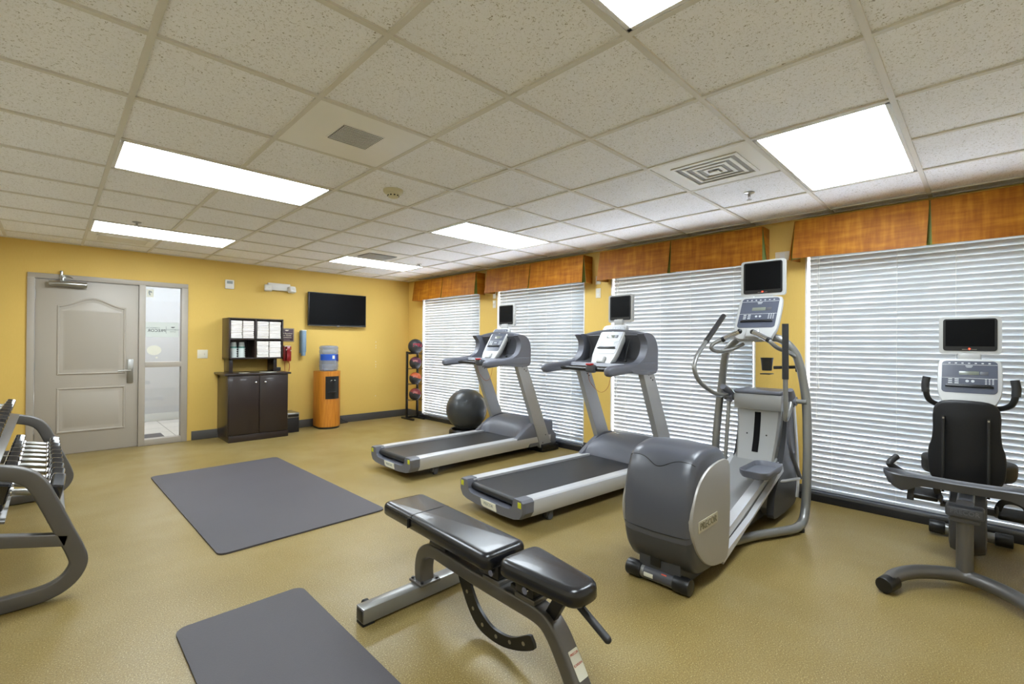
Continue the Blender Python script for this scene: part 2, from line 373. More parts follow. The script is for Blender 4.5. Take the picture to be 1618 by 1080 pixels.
# windows: frame, panes, blinds, valances
blind_lab = ['white slatted blind on the window beside the medicine ball rack', 'white slatted blind with bright sun streaks behind the far treadmill',
             'white slatted blind behind the near treadmill and the elliptical', 'white slatted blind behind the recumbent bike']
val_lab = ['orange fabric valance over the window nearest the corner with the television wall', 'orange fabric valance over the window behind the far treadmill',
           'orange fabric valance over the window behind the elliptical', 'orange fabric valance over the window behind the recumbent bike']
for wi, (y0, y1) in enumerate(WIN):
    f = MB(); t = .045
    xa, xb = XW+.17, XW+.225
    f.bb(xa, xb, y0, y0+t, zb, zt, .004).bb(xa, xb, y1-t, y1, zb, zt, .004).bb(xa, xb, y0, y1, zb, zb+t, .004).bb(xa, xb, y0, y1, zt-t, zt, .004)
    f.bb(xa+.01, xb-.01, (y0+y1)/2-.02, (y0+y1)/2+.02, zb, zt, .003)
    # jamb lining
    f.bb(XW-.004, XW+.2, y0, y0+.014, zb, zt-.002, .002).bb(XW-.004, XW+.2, y1-.014, y1, zb, zt-.002, .002).bb(XW, XW+.2, y0, y1, zt-.012, zt, .002)
    fo = struct(f, 'window_%d' % (wi+1), 'wframe')
    p = MB().bb(xa+.02, xa+.026, y0+t-.005, (y0+y1)/2-.015, zb+t-.005, zt-t+.005).build('window_pane', 'glass', fo)
    p = MB().bb(xa+.02, xa+.026, (y0+y1)/2+.015, y1-t+.005, zb+t-.005, zt-t+.005).build('window_pane', 'glass', fo)
    # blind
    xc = XW+.028; ya, yb = y0+.03, y1-.03
    r = thing('window_blind', blind_lab[wi], 'blind', (xc, (y0+y1)/2, 0), 0, 'slatted window blinds')
    h = (yb-ya)/2
    MB().bb(-.022, .022, -h, h, 2.09, 2.135, .003).build('headrail', 'slat', r)
    sm = MB(); z = .135; k = 0; tilt = R(61)
    while z < 2.085:
        prof = []
        tl = tilt + R(random.uniform(-1.5, 1.5))
        for q in range(5):
            a = (q/4-.5)*.053; cr = .0035*(1-(2*(q/4-.5))**2)
            prof.append((a, cr))
        full = prof+[(a, c-.0024) for a, c in prof[::-1]]
        # room edge (-x) up: slat rises towards the room
        ring = [(-(a*math.cos(tl))-c*math.sin(tl)*1, a*math.sin(tl)*1-c*math.cos(tl)*1) for a, c in full]
        sag = random.uniform(-.0008, .0008)
        t_ = bmesh.new()
        rings = [[(px, yy, z+pz+sag*((yy/h)**2)) for px, pz in ring] for yy in (-h, h)]
        t_.free(); sm.loft(rings)
        z += .0443; k += 1
    sm.build('slats', 'slat', r, ang=40)
    MB().bb(-.02, .02, -h, h, .088, .108, .004).build('bottom_rail', 'slat', r)
    cords = MB()
    for yy in (-h+.17, -h*.22, h*.22, h-.17): cords.cyl((-.03, yy, .1), (-.03, yy, 2.1), .0012, n=6)
    cords.build('ladder_cords', 'white2', r)
    wd = MB()
    wd.cyl((-.038, h-.06, .75), (-.038, h-.06, 2.1), .0015, n=6).cyl((-.038, h-.06, .71), (-.038, h-.06, .75), .006, .004, n=10)
    wd.cyl((-.038, h-.075, 1.0), (-.038, h-.075, 2.1), .0015, n=6).cyl((-.038, h-.075, .96), (-.038, h-.075, 1.0), .006, .004, n=10)
    wd.build('pull_cord', 'white2', r)
    # valance
    va, vb = y0-.11, y1+.04
    if wi == 0: vb = y1+.0
    yc = (va+vb)/2; r = thing('window_valance', val_lab[wi], 'valance', (XW, yc, 2.06), 0, 'orange box valances')
    H = (vb-va)/2; zt0, zb0 = .315, -.012; xt, xb_ = -.175, -.205
    MB().bb(xt+.012, -.002, -H+.012, H-.012, zt0-.02, zt0-.004).build('top_board', 'valback', r)
    for sgn in (-1, 1):
        ph = random.uniform(0, 6)
        def fn(u, v, sgn=sgn, ph=ph):
            yy0 = sgn*(.003+.012*v); yy1 = sgn*(H-.004+.012*v)
            yy = yy0+(yy1-yy0)*u
            x = xt+(xb_-xt)*v-.006*math.sin(u*5+ph)*v-.012*v*(abs(2*u-1)**6)
            return (x, yy, zt0+(zb0-zt0)*v-.006*v*math.sin(u*4+ph))
        MB().sheet(fn, 24, 8, (.004, 0, 0)).build('front_panel', 'valance', r)
        def fr(u, v, sgn=sgn):
            x = xt+.006+(-.002-(xt+.006))*u - .012*v*(1-u)
            return (x, sgn*(H+.002+.04*v*(1-u)**.7), zt0+(zb0-zt0)*v)
        MB().sheet(fr, 8, 8, (0, -sgn*.004, 0)).build('side_return', 'valance', r)
        def fg(u, v, sgn=sgn):
            ya_ = sgn*(H-.05); yb_ = sgn*(H+.03*v+.002)
            return (xt+.012+.0*u+.03*u*v-.02*v, ya_+(yb_-ya_)*u, zt0+(zb0+.004-zt0)*v)
        MB().sheet(fg, 4, 8, (.004, 0, 0)).build('corner_pleat', 'green', r)
    MB().sheet(lambda u, v: (xt+.012-.02*v+.02*(1-abs(2*u-1))*v, -.06+.12*u, zt0+(zb0+.004-zt0)*v), 6, 8, (.004, 0, 0)).build('centre_pleat', 'green', r)

# outlets / receptacle plates on the piers
def plate(name, label, cat, x, y, z, nx, w_=.07, h_=.115, duplex=True, group=None):
    r = thing(name, label, cat, (x, y, z), 0, group)
    if nx == 'x':
        MB().bb(-.007, 0, -w_/2, w_/2, -h_/2, h_/2, .003).build('cover_plate', 'cream', r)
        if duplex:
            for dz in (-.022, .022): MB().bb(-.0095, -.006, -.016, .016, dz-.014, dz+.014, .004).build('socket', 'white', r)
        else: MB().bb(-.0085, -.006, -.02, .02, -.03, .03, .002).build('insert', 'white', r)
    return r
for y, nm in ((5.14, 'beside the valance by the corner window'), (3.30, 'on the wall strip behind the near treadmill')):
    plate('wall_outlet', 'cream duplex outlet '+nm, 'outlet', XW, y-.02, 1.93 if y < 4 else 1.90, 'x')
    plate('wall_plate', 'cream blank plate just above the duplex outlet '+nm, 'wall plate', XW, y-.02, 2.085 if y < 4 else 2.03, 'x', duplex=False, h_=.10)
plate('wall_plate', 'cream blank plate high above the elliptical screen', 'wall plate', XW, 1.30, 2.12, 'x', duplex=False, w_=.115, h_=.08)

# ------------------------------------------------------------------ ceiling fixtures
names = [((0, 3), 'rectangular recessed ceiling light left of the centre of the room'), ((0, 7), 'recessed ceiling light nearest the door'),
         ((4, 3), 'recessed ceiling light over the far treadmill'), ((4, 7), 'recessed ceiling light nearest the television corner'),
         ((0, -2), 'recessed ceiling light cut off at the top edge of the view'), ((4, -2), 'recessed ceiling light at the right, near the windows')]
for (i, j), lab in names:
    r = thing('ceiling_light', 'bright white '+lab, 'ceiling light', (gx(i+1), gy(j+.5), CE), 0, 'recessed ceiling lights')
    W, D = S-.014, S/2-.014
    fr = MB()
    for a in ((-W, W, -D, -D+.018), (-W, W, D-.018, D), (-W, -W+.018, -D, D), (W-.018, W, -D, D)): fr.bb(*a, .0, .006, .001)
    fr.build('frame', 'lframe', r)
    MB().bb(-W+.016, W-.016, -D+.016, D-.016, .002, .005).build('diffuser', 'light', r)
def vent(i, j, lab):
    r = thing('ceiling_vent', lab, 'air vent', (gx(i+.5), gy(j+.5), CE), 0)
    return r, S/2-.013
r, h = vent(1, 1, 'large flat panel with a small dark slotted return grille in the middle of the ceiling')
MB().bb(-h, h, -h, h, .0, .006, .001).build('panel', 'panel_white', r)
MB().bb(-.118, .115, -.142, .075, -.004, .001, .002).build('grille_frame', 'panel_white', r)
MB().bb(-.112, .109, -.136, .069, -.0045, -.003).build('dark_opening', 'black', r)
g = MB()
for k in range(13): g.box((-.0015, -.130+k*.0165, -.006), (.215, .0045, .004))
g.build('louvres', 'panel_white', r)
def diffuser(i, j, lab, n=4, size=None):
    r, h = vent(i, j, lab)
    MB().bb(-h, h, -h, h, .002, .006, .001).build('panel', 'panel_white', r)
    size = size or .20
    MB().bb(-size, size, -size, size, -.0005, .003).build('dark_opening', 'lvr', r)
    for k in range(n):
        a = size*(1-k/(n+.15)); 
        m_ = MB()
        o_ = [(-a, -a), (a, -a), (a, a), (-a, a)]
        def ring(d, z): return [(-a+d, -a+d, z), (a-d, -a+d, z), (a-d, a-d, z), (-a+d, a-d, z)]
        m_.loft([ring(0, -.001), ring(.0, -.006), ring(.017, -.008), ring(.018, -.003)], cap=False, closed=True)
        m_.build('louvre_ring', 'panel_white', r)
    a = size*.14; MB().bb(-a, a, -a, a, -.02, -.012, .004).build('centre_plate', 'panel_white', r)
diffuser(4, -1, 'square four way air diffuser beside the right hand ceiling light')
r, h = vent(0, 8, 'flat square access grille in the ceiling above the door')
MB().bb(-h, h, -h, h, .002, .006, .001).build('panel', 'panel_white', r)
f = MB()
for a in ((-.225, .225, -.175, -.16), (-.225, .225, .16, .175), (-.225, -.21, -.175, .175), (.21, .225, -.175, .175)): f.bb(*a, -.006, .003, .001)
f.build('grille_frame', 'panel_white', r); MB().bb(-.21, .21, -.16, .16, -.002, .003).build('grille', 'lframe', r)
r, h = vent(4, 6, 'small slotted supply vent in front of the ceiling light by the television corner')
MB().bb(-h, h, -h, h, .002, .006, .001).build('panel', 'panel_white', r)
MB().bb(-.2, .19, -.12, .2, -.002, .003).build('dark_opening', 'lvr', r)
g = MB()
for k in range(9): g.box((-.005, -.105+k*.037, -.008), (.38, .02, .003), rot=(R(28), 0, 0))
g.build('louvres', 'panel_white', r)
# smoke detector, sprinklers
r = thing('smoke_detector', 'round cream smoke detector on the ceiling', 'smoke detector', (gx(2.51), gy(2.53), CE))
MB().lathe([(.001, .008), (.072, .008), (.072, -.004), (.066, -.014), (.05, -.02), (.001, -.02)]).build('base', 'sdet', r)
MB().lathe([(.001, -.018), (.046, -.018), (.042, -.032), (.034, -.045), (.001, -.047)]).build('sensor_head', 'sdet', r)
for k in range(10):
    a = 2*PI*k/10
    MB().box((.041*math.cos(a), .041*math.sin(a), -.034), (.004, .012, .008), rot=(0, 0, a)).build('slot', 'black', r)
for (x, y, lab) in ((.52, 6.74, 'pendent sprinkler head in front of the door end ceiling light'), (5.69, 6.8, 'pendent sprinkler head near the television corner ceiling light'), (5.55, -.48, 'pendent sprinkler head beside the square air diffuser')):
    r = thing('sprinkler_head', lab, 'sprinkler', (gx(x), gy(y), CE), 0, 'ceiling sprinklers')
    MB().lathe([(.001, .008), (.036, .008), (.036, .003), (.02, -.003), (.001, -.003)], n=24).build('escutcheon', 'steel', r)
    b = MB().cyl((0, 0, 0), (0, 0, -.022), .009, n=12)
    b.tube([(.012, 0, -.015), (.016, 0, -.03), (.003, 0, -.045)], .0025, n=6, k=3).tube([(-.012, 0, -.015), (-.016, 0, -.03), (-.003, 0, -.045)], .0025, n=6, k=3)
    b.build('frame', 'steel', r); MB().lathe([(.001, -.045), (.018, -.045), (.018, -.047), (.001, -.0475)], n=16).build('deflector', 'steel', r)

# ------------------------------------------------------------------ door, sidelight, hall
fx = MB()
for x0, x1, z0, z1 in ((.785, .85, 0, 2.02), (1.225, 1.295, 0, 2.02), (-.188, 1.295, 2.012, 2.07), (.84, 1.23, .985, 1.052), (.84, 1.23, 0, .075)):
    fx.bb(x0, x1, YD-.018, YD+.1, z0, z1, .003)
fx.bb(-.19, -.13, YD-.019, YD+.1, 0, 2.02, .003)
struct(fx, 'trim_4', 'greige')
d = MB().bb(-.127, .782, YD+.004, YD+.048, .008, 2.006, .002)
def panel(poly):
    prof = [(0, 0), (.006, .009), (.016, .009), (.024, -.001), (.05, -.001), (.07, .007)]
    rings = []
    for o_, h_ in prof:
        rings.append([(x, YD+.003-h_, z) for x, z in offset_poly(poly, o_)])
    d.loft(rings)
x0, x1 = .05, .66
arch = [(x0, .92), (x1, .92), (x1, 1.72)]
for k in range(1, 20):
    u = k/20; x = x1+(x0-x1)*u
    arch.append((x, 1.72+.10*(math.sin(PI*u)**2)))
arch.append((x0, 1.72))
panel(arch); panel([(x0, .25), (x1, .25), (x1, .77), (x0, .77)])
door = struct(d, 'door_1', 'greige', ang=25)
for z in (.22, 1.02, 1.83): MB().cyl((-.13, YD-.006, z-.05), (-.13, YD-.006, z+.05), .008, n=10).build('hinge', 'steel', door)
b = MB().bb(.675, .735, YD-.012, YD+.004, .80, 1.09, .004).build('lock_plate', 'steel', door)
MB().cyl((.705, YD-.01, .95), (.705, YD-.055, .95), .014, n=16).tube([(.705, YD-.055, .95), (.66, YD-.062, .955), (.585, YD-.058, .95)], .0095, n=10).build('lever_handle', 'steel', b)
c = MB().bb(.0, .275, YD-.06, YD-.018, 1.935, 1.99, .012, seg=3).cyl((-.02, YD-.048, 1.962), (.30, YD-.048, 1.962), .030, n=20, bev=.005).build('door_closer', 'steel', door)
MB().bb(.07, .105, YD-.05, YD+.004, 1.985, 2.03, .004).tube([(.085, YD-.045, 2.0), (.09, YD-.06, 2.05), (.14, YD-.03, 2.055), (.18, YD-.02, 2.035)], .008, n=8, k=2).bb(.06, .12, YD-.024, YD-.016, 2.02, 2.06, .002).bb(.07, .095, YD-.05, YD-.02, 2.03, 2.11, .005).build('closer_arm', 'steel', c)
MB().bb(-.05, 0, YD-.008, YD+.006, 0, .008).build('door_sweep', 'black', door) if False else None
sw = struct(MB().bb(.85, 1.225, YD+.04, YD+.046, .07, 1.0).bb(.85, 1.225, YD+.04, YD+.046, 1.04, 2.02), 'window_5', 'glass')
MB().bb(.855, 1.20, YD+.034, YD+.039, 1.37, 1.56).build('frosted_band', 'film', sw)
text('band_lettering', 'PRECOR', .048, 'ink', sw, (.97, YD+.033, 1.45), (1, 0, 0), (0, 0, 1), .0006, mirror=True, sx=1.0)
text('band_small_lettering', 'COMMERCIAL', .022, 'inkfaint', sw, (.93, YD+.033, 1.485), (1, 0, 0), (0, 0, 1), .0006, mirror=True)
MB().bb(1.066, 1.0685, YD+.0325, YD+.034, 1.415, 1.505).build('band_divider', 'ink', sw)
text('band_hotel_lettering', 'HOMEWOOD', .024, 'inkfaint', sw, (1.14, YD+.033, 1.465), (1, 0, 0), (0, 0, 1), .0006, mirror=True, sx=.9)
text('band_hotel_lettering', 'SUITES', .02, 'inkfaint', sw, (1.14, YD+.033, 1.44), (1, 0, 0), (0, 0, 1), .0006, mirror=True)
duck = [(-.02, .008), (-.012, .001), (0, -.003), (.014, 0), (.022, .007), (.014, .006), (.006, .011), (.0, .008), (-.008, .010)]
MB().prism([(1.14-x*1.2, 1.492+z*1.2) for x, z in duck], YD+.0325, YD+.0335, 'y').build('band_bird_mark', 'ink', sw)
MB().prism([(.945+.075*math.cos(2*PI*k/36), 1.20+.062*math.sin(2*PI*k/36)) for k in range(36)], YD+.036, YD+.039, 'y').build('oval_pale_disc', 'label', sw)  # pale oval disc set on the pane
MB().prism([(.972+.013*math.cos(2*PI*k/16), 1.105+.011*math.sin(2*PI*k/16)) for k in range(16)], YD+.036, YD+.039, 'y').build('round_pale_disc', 'label', sw)  # small pale disc below the oval
st = MB().bb(.862, .935, YD+.035, YD+.039, 1.875, 1.975).build('square_sticker', 'label', sw)
text('sticker_lettering', 'No\nPets', .028, 'inkfaint', st, (.90, YD+.0345, 1.935), (1, 0, 0), (0, 0, 1), .0004, mirror=True) if False else None
MB().prism([(.885, 1.96), (.915, 1.95), (.92, 1.93), (.895, 1.935), (.905, 1.9), (.89, 1.9), (.88, 1.93)], YD+.0335, YD+.0348, 'y').build('sticker_print', 'inkfaint', st)
# hall beyond
YH = 9.62
struct(MB().bb(-.6, 3.2, YD+.12, YH+.1, -.08, 0), 'floor_hall', 'tile')
struct(MB().bb(-.6, 3.2, YH, YH+.1, 0, 2.6), 'wall_hall_back', 'hallwall')
struct(MB().bb(-.7, -.6, YD+.12, YH+.1, 0, 2.6).bb(3.2, 3.3, YD+.12, YH+.1, 0, 2.6), 'wall_hall_side', 'hallwall')
struct(MB().bb(-.7, 3.3, YD+.12, YH+.1, 2.6, 2.7), 'ceiling_hall', 'hallwall')
struct(MB().bb(-.6, 3.2, YH-.012, YH, 0, .13, .003).bb(1.255, 1.262, YH-.0125, YH-.011, 0, .13), 'baseboard_hall', 'hallbase')
r = thing('hall_fill_light', 'added unseen ceiling light that brightens the hall beyond the door', 'ceiling light', (1.3, 8.6, 2.6))  # unseen panel added to light the hall behind the sidelight
MB().bb(-.5, .5, -.3, .3, -.03, 0, .005).build('frame', 'lframe', r); MB().bb(-.48, .48, -.28, .28, -.033, -.028).build('diffuser', 'hallfill', r)
tag(MB().bb(.35, 1.13, 7.72, 8.28, 0, .012, .004).build('door_mat', 'mat'), 'dark grey door mat on the hall floor seen through the sidelight', 'mat')

# ------------------------------------------------------------------ things on the door wall
r = thing('thermostat', 'small white thermostat box high on the yellow wall above the light switch', 'thermostat', (1.777, YD, 2.117))
MB().bb(-.055, .055, -.022, 0, -.063, .063, .006).build('housing', 'white', r)
MB().bb(-.036, .036, -.0235, -.021, .008, .046, .001).build('display', 'inkfaint', r)
g = MB()
for k in range(3): g.bb(-.03+k*.022, -.012+k*.022, -.024, -.021, -.04, -.03, .001)
g.build('buttons', 'cream', r)
r = thing('emergency_light', 'white emergency light with two swivel lamp heads beside the television', 'emergency light', (2.42, YD, 2.125))
MB().bb(-.155, .155, -.055, 0, -.045, .062, .008).build('housing', 'white', r)
for sx in (-1, 1):
    hd = MB().box((sx*.165, -.085, -.022), (.10, .08, .095), .018, rot=(R(-12), 0, sx*R(18)), seg=3).build('lamp_head', 'white', r)
    MB().cyl((sx*.165+sx*.0125, -.122, -.030), (sx*.165+sx*.0135, -.127, -.031), .03, n=20).build('lens', 'lframe', hd)
r = thing('television', 'flat black wall mounted television', 'television', (3.31, YD, 1.838))
MB().bb(-.478, .478, -.085, -.045, -.262, .262, .006).build('bezel', 'black', r)
MB().bb(-.462, .462, -.0865, -.083, -.238, .25).build('screen', 'screen', r)
MB().bb(-.2, .2, -.046, 0, -.12, .12, .01).build('wall_mount', 'black', r)
MB().bb(-.02, .02, -.088, -.083, -.256, -.25).bb(-.012, .012, -.08, -.06, -.272, -.26, .002).build('logo_badge', 'steel', r)
MB().bb(-.476, .476, -.0865, -.084, -.262, -.259).build('bottom_trim', 'steel', r)
r = thing('light_switch', 'cream light switch plate on the yellow wall right of the door', 'light switch', (1.465, YD, 1.147))
MB().bb(-.06, .06, -.006, 0, -.058, .058, .003).build('cover_plate', 'cream', r); MB().bb(.018, .03, -.014, -.004, -.012, .012, .003).bb(-.03, -.018, -.008, -.004, -.012, .012, .003).build('toggle', 'cream', r)
r = thing('phone_sign', 'dark brown framed sign above the red phone reading lift receiver', 'sign', (2.545, YD, 1.425))
MB().bb(-.105, .105, -.012, 0, -.1, .1, .003).build('board', 'sign', r)
g = MB()
for a in ((-.098, .098, .090, .093), (-.098, .098, -.093, -.090), (-.098, -.095, -.093, .093), (.095, .098, -.093, .093)): g.bb(a[0], a[1], -.0135, -.0115, a[2], a[3])
g.build('border', 'signtext', r)
MB().prism([(-x*1.5, .062+z*1.5) for x, z in duck], -.0135, -.0115, 'y').build('bird_mark', 'signtext', r)
for k, s_ in enumerate(('Lift Receiver', 'For Guest', 'Assistance')): text('lettering', s_, .03, 'signtext', r, (0, -.0125, .022-.03*k), (1, 0, 0), (0, 0, 1), .0006)
MB().bb(-.045, .045, -.0135, -.0115, -.073, -.070).build('underline', 'signtext', r)
r = thing('wall_phone', 'red wall telephone hanging beside the towel cabinet', 'telephone', (2.545, YD, 1.145))
MB().bb(-.058, .058, -.045, 0, -.115, .115, .012, seg=3).build('body', 'red', r)
b = MB(); b.tube([(0, -.062, .1), (0, -.075, .06), (0, -.07, 0), (0, -.075, -.06), (0, -.062, -.1)], .02, n=12, sec=rrect(.05/.02, .03/.02, .4), upv=(0, 1, 0))
b.box((0, -.06, .088), (.056, .035, .045), .012).box((0, -.06, -.088), (.056, .035, .045), .012).build('handset', 'red', r)
MB().bb(-.045, .045, -.047, -.02, .102, .118, .003).build('cradle_top', 'label', r)
g = MB()
for a in ((-.03, .06), (.034, .045), (.008, -.06)): g.cyl((a[0], -.088, a[1]), (a[0], -.083, a[1]), .006, n=10)
g.build('screws', 'label', r)
MB().tube([(-.03, -.03, -.11), (-.034, -.035, -.2), (-.03, -.03, -.27)], .004, n=6).tube([(.022, -.03, -.11), (.03, -.05, -.19), (.026, -.03, -.27)], .005, n=6).build('cord', 'redcord', r)
r = thing('cup_dispenser', 'tall translucent blue cup dispenser on the wall left of the water cooler', 'cup dispenser', (2.76, YD, 1.30))
MB().cyl((.012, -.058, -.13), (.012, -.058, .195), .042, n=28, bev=.004).build('tube', 'bluecup', r)
MB().bb(-.03, .054, -.03, 0, -.15, .19, .004).build('back_plate', 'bluecup', r)
MB().cyl((.012, -.058, -.19), (.012, -.058, -.125), .03, .037, n=24).build('cup_stack', 'bluecup', r)
MB().cyl((.012, -.058, .19), (.012, -.058, .205), .044, n=24, bev=.003).build('lid', 'white', r)
# small patches of filler on the wall
g = MB()
for (x, z) in ((4.02, 1.33), (4.02, 1.27), (4.02, 1.23), (4.02, .99), (4.02, .94), (4.02, .90), (4.02, .40)): g.bb(x-.006, x+.006, YD-.002, YD+.001, z-.008, z+.008, .0015)
tag(g.build('wall_anchor_holes', 'cream'), 'row of small pale filled screw holes in the wall right of the television', 'filled holes', kind='stuff')

# cabinet
r = thing('storage_cabinet', 'dark espresso two door cabinet with open cubby hutch holding towels', 'cabinet', (1.62, 6.9, 0))
MB().bb(.022, .765, .012, .54, .085, .872, .002).build('body', 'espresso', r)
MB().bb(.03, .77, .0, .54, 0, .085, .003).build('plinth', 'espresso', r)
MB().bb(-.02, .80, -.012, .547, .872, .897, .004).build('worktop', 'espresso', r)
for k, (a, c) in enumerate(((.03, .392), (.397, .76))):
    dd = MB().bb(a, c, -.006, .012, .10, .865, .003).build('door', 'espresso', r)
    kx = .345 if k == 0 else .462
    MB().cyl((kx, -.006, .775), (kx, -.018, .775), .006, n=12).sph((kx, -.024, .775), .014, 16, 10).build('knob', 'chrome', dd)
hx0, hx1, hy0, hy1, hz0, hz1 = .075, .765, .21, .545, 1.08, 1.64
ht = MB()
tk = .02
ht.bb(hx0, hx1, hy0, hy1, hz0, hz0+tk, .002).bb(hx0, hx1, hy0, hy1, hz1-tk, hz1, .002).bb(hx0, hx0+tk, hy0, hy1, hz0, hz1, .002).bb(hx1-tk, hx1, hy0, hy1, hz0, hz1, .002)
ht.bb(hx0, hx1, hy1-.012, hy1, hz0, hz1)
xm = .405; zm = 1.352
ht.bb(xm-.012, xm+.012, hy0+.002, hy1-.01, hz0+.01, hz1-.01, .001).bb(hx0+.01, hx1-.01, hy0+.002, hy1-.01, zm-.01, zm+.01, .001)
ht.build('hutch', 'espresso', r)
for a in ((.095, .14), (.655, .70)): MB().bb(a[0], a[1], .27, .53, .897, 1.08, .002).build('hutch_leg', 'espresso', r)
# towels
def towel_mesh(b, cx, cy, z, wd, dp, hh, seed):
    rnd = random.Random(seed); layers = 2
    for L in range(layers):
        h_ = hh/layers; zc = z+h_*(L+.5)
        rings = []
        for u in (0, .012, .03, .06, .12, .5, .88, .94, .97, .988, 1):
            yy = cy-dp/2+dp*u
            e = math.sqrt(max(0, 1-(1-min(min(u, 1-u)*dp/(h_*.6), 1))**2))
            sec = rrect(wd*(.96+.02*rnd.random())-.004*(1-e), h_*.98*e+.0015, h_*.5)
            dz = rnd.uniform(-.0006, .0006); dx = rnd.uniform(-.001, .001)
            rings.append([(cx+a+dx, yy, zc+c*(1+.10*math.sin(a*45+seed+L))+dz) for a, c in sec])
        b.loft(rings)
ordn = ['bottom', 'second', 'third', 'fourth', 'fifth', 'sixth']
def towels(x0, x1, z0, z1, cub, counts):
    w2 = (x1-x0)/2
    for s_, cnt in enumerate(counts):
        z = z0+.0008; tot = (z1-z0)*.93
        hs = [random.uniform(.8, 1.25) for _ in range(cnt)]; sc = tot/sum(hs)
        for k in range(cnt):
            hh = hs[k]*sc; b = MB(); cx = x0+w2*(s_+.5)
            towel_mesh(b, cx+random.uniform(-.002, .002)+1.62, 6.9+.322+random.uniform(-.004, .004), z, w2-.006, .20, hh-.001, random.random()*50)
            o = b.build('folded_towel', 'towel', ang=60)
            which = 'top' if k == cnt-1 else ordn[k]+' from the bottom' if k else 'bottom'
            tag(o, 'white folded towel, %s of the %s stack in the %s cubby' % (which, ('left', 'right')[s_], cub), 'towel', 'folded towels in the hutch')
            z += hh
towels(hx0+tk+.002, xm-.013, zm+.01, hz1-tk, 'upper left', (6, 5))
towels(xm+.013, hx1-tk-.002, zm+.01, hz1-tk, 'upper right', (6, 6))
towels(xm+.013, hx1-tk-.002, hz0+tk, zm-.01, 'lower right', (6, 6))
for s_, cx in enumerate((1.62+.162, 1.62+.262)):
    for k in range(5):
        z = hz0+tk+.0005+k*.030
        b = MB().lathe([(.043, 0), (.0455, .003), (.044, .006), (.033, .085), (.031, .09), (.029, .085), (.041, .004), (.0425, .0)][:6]+[(.001, .088)], (cx, 7.24, z), 24)
        b = MB().lathe([(.001, .088), (.029, .09), (.031, .087), (.0405, .009), (.0465, .008), (.0465, 0), (.039, 0), (.028, .084), (.001, .085)], (cx, 7.24, z), 24)
        o = b.build('paper_cup', 'cup')
        wh = 'top' if k == 4 else (ordn[k]+' from the bottom' if k else 'bottom')
        tag(o, 'upturned white paper cup, %s of the %s stack in the hutch' % (wh, ('left', 'right')[s_]), 'cup', 'upturned paper cups in the hutch')
        if k == 4: MB().lathe([(.0385, .030), (.0407, .010), (.0412, .010), (.039, .030)], (cx, 7.24, z), 24).build('printed_band', 'cupband', o, label='teal printed band')
# counter papers
for k, (x, y, rz) in enumerate(((1.86, 7.02, .2), (2.12, 7.05, -.3), (2.2, 7.0, .5))):
    b = MB(Matrix.Translation((x, y, .897)) @ Matrix.Rotation(rz, 4, 'Z')); b.bb(-.06, .06, -.03, .03, .0004, .004, .001)
    tag(b.build('paper_slip', 'label'), ('pale paper slip on the cabinet top at the left', 'pale paper slip on the cabinet top in the middle', 'pale paper slip on the cabinet top at the right, overlapping its neighbour')[k], 'paper')
r = thing('tissue_box', 'small dark box on the right end of the cabinet top', 'box', (2.37, 7.3, .8985))
MB().bb(-.035, .035, -.04, .04, 0, .05, .004).build('box_body', 'blacktrim', r); MB().bb(-.02, .02, -.025, .025, .049, .053, .001).build('box_opening', 'inkfaint', r)
# waste box between cabinet and cooler
r = thing('waste_bin', 'small black box shaped bin on the floor beside the cabinet', 'bin', (2.535, 7.27, 0))
MB().bb(-.085, .085, -.15, .15, 0, .265, .006).build('body', 'blacktrim', r)
MB().bb(-.088, .088, -.153, .153, .215, .285, .006).build('lid', 'steel', r)
MB().bb(-.075, .075, -.1545, -.152, .225, .262).build('lid_opening', 'black', r)
# water cooler
r = thing('water_cooler', 'tall honey wood water cooler with a black tap panel', 'water cooler', (3.075, 7.19, 0))
prof = []
for k in range(33):
    a = R(200+140*k/32); prof.append((.178*math.cos(a), .17*math.sin(a)-.0))
poly = prof+[(.165, .15), (-.165, .15)]
MB().prism([(x*.96, y*.96) for x, y in poly], 0, .03, 'z').build('plinth', 'black', r)
MB().prism(poly, .03, .86, 'z').build('cabinet_body', 'honey', r)
MB().prism([(x*1.01, y*1.01) for x, y in poly], .86, .875, 'z', .003).build('top_rim', 'honey', r)
pp = [(.181*math.cos(R(a)), .1735*math.sin(R(a))) for a in range(236, 309, 4)]
q = [(x*.93, y*.93) for x, y in pp]
tp = MB().prism(pp+q[::-1], .455, .80, 'z').build('tap_panel', 'black', r)
for a in (262, 276):
    x, y = .181*math.cos(R(a)), .1735*math.sin(R(a))
    MB().cyl((x, y, .73), (x*1.12, y*1.12, .73), .014, n=14).cyl((x*1.1, y*1.1, .74), (x*1.1, y*1.1, .705), .009, n=10).build('tap', 'blacktrim', tp)
    MB().box((x*1.14, y*1.14, .742), (.02, .01, .008), .002, rot=(0, 0, R(a-270))).build('tap_lever', 'label', tp)
x, y = .2*math.cos(R(268)), .19*math.sin(R(268)); MB().box((x, y, .56), (.12, .05, .012), .004, rot=(0, 0, R(-2))).build('drip_tray', 'black', tp)
MB().tube([(.13, .15, .1), (.22, .2, .08), (.28, .2, .1), (.34, .215, .05), (.42, .2, .008), (.3, .18, .006), (.2, .14, .006)], .006, n=8).build('power_cord', 'black', r)
r = thing('water_bottle', 'clear blue tinted water jug with a blue label upturned on the cooler', 'water bottle', (3.075, 7.17, .877))
bp = [(.001, 0), (.09, 0), (.125, .006), (.138, .03), (.135, .05), (.139, .062), (.139, .10), (.134, .112), (.139, .124), (.139, .255), (.134, .268), (.139, .28), (.139, .318), (.133, .33), (.139, .342), (.138, .37), (.12, .388), (.06, .392), (.001, .38)]
MB().lathe(bp, n=40).build('jug', 'bottle', r)
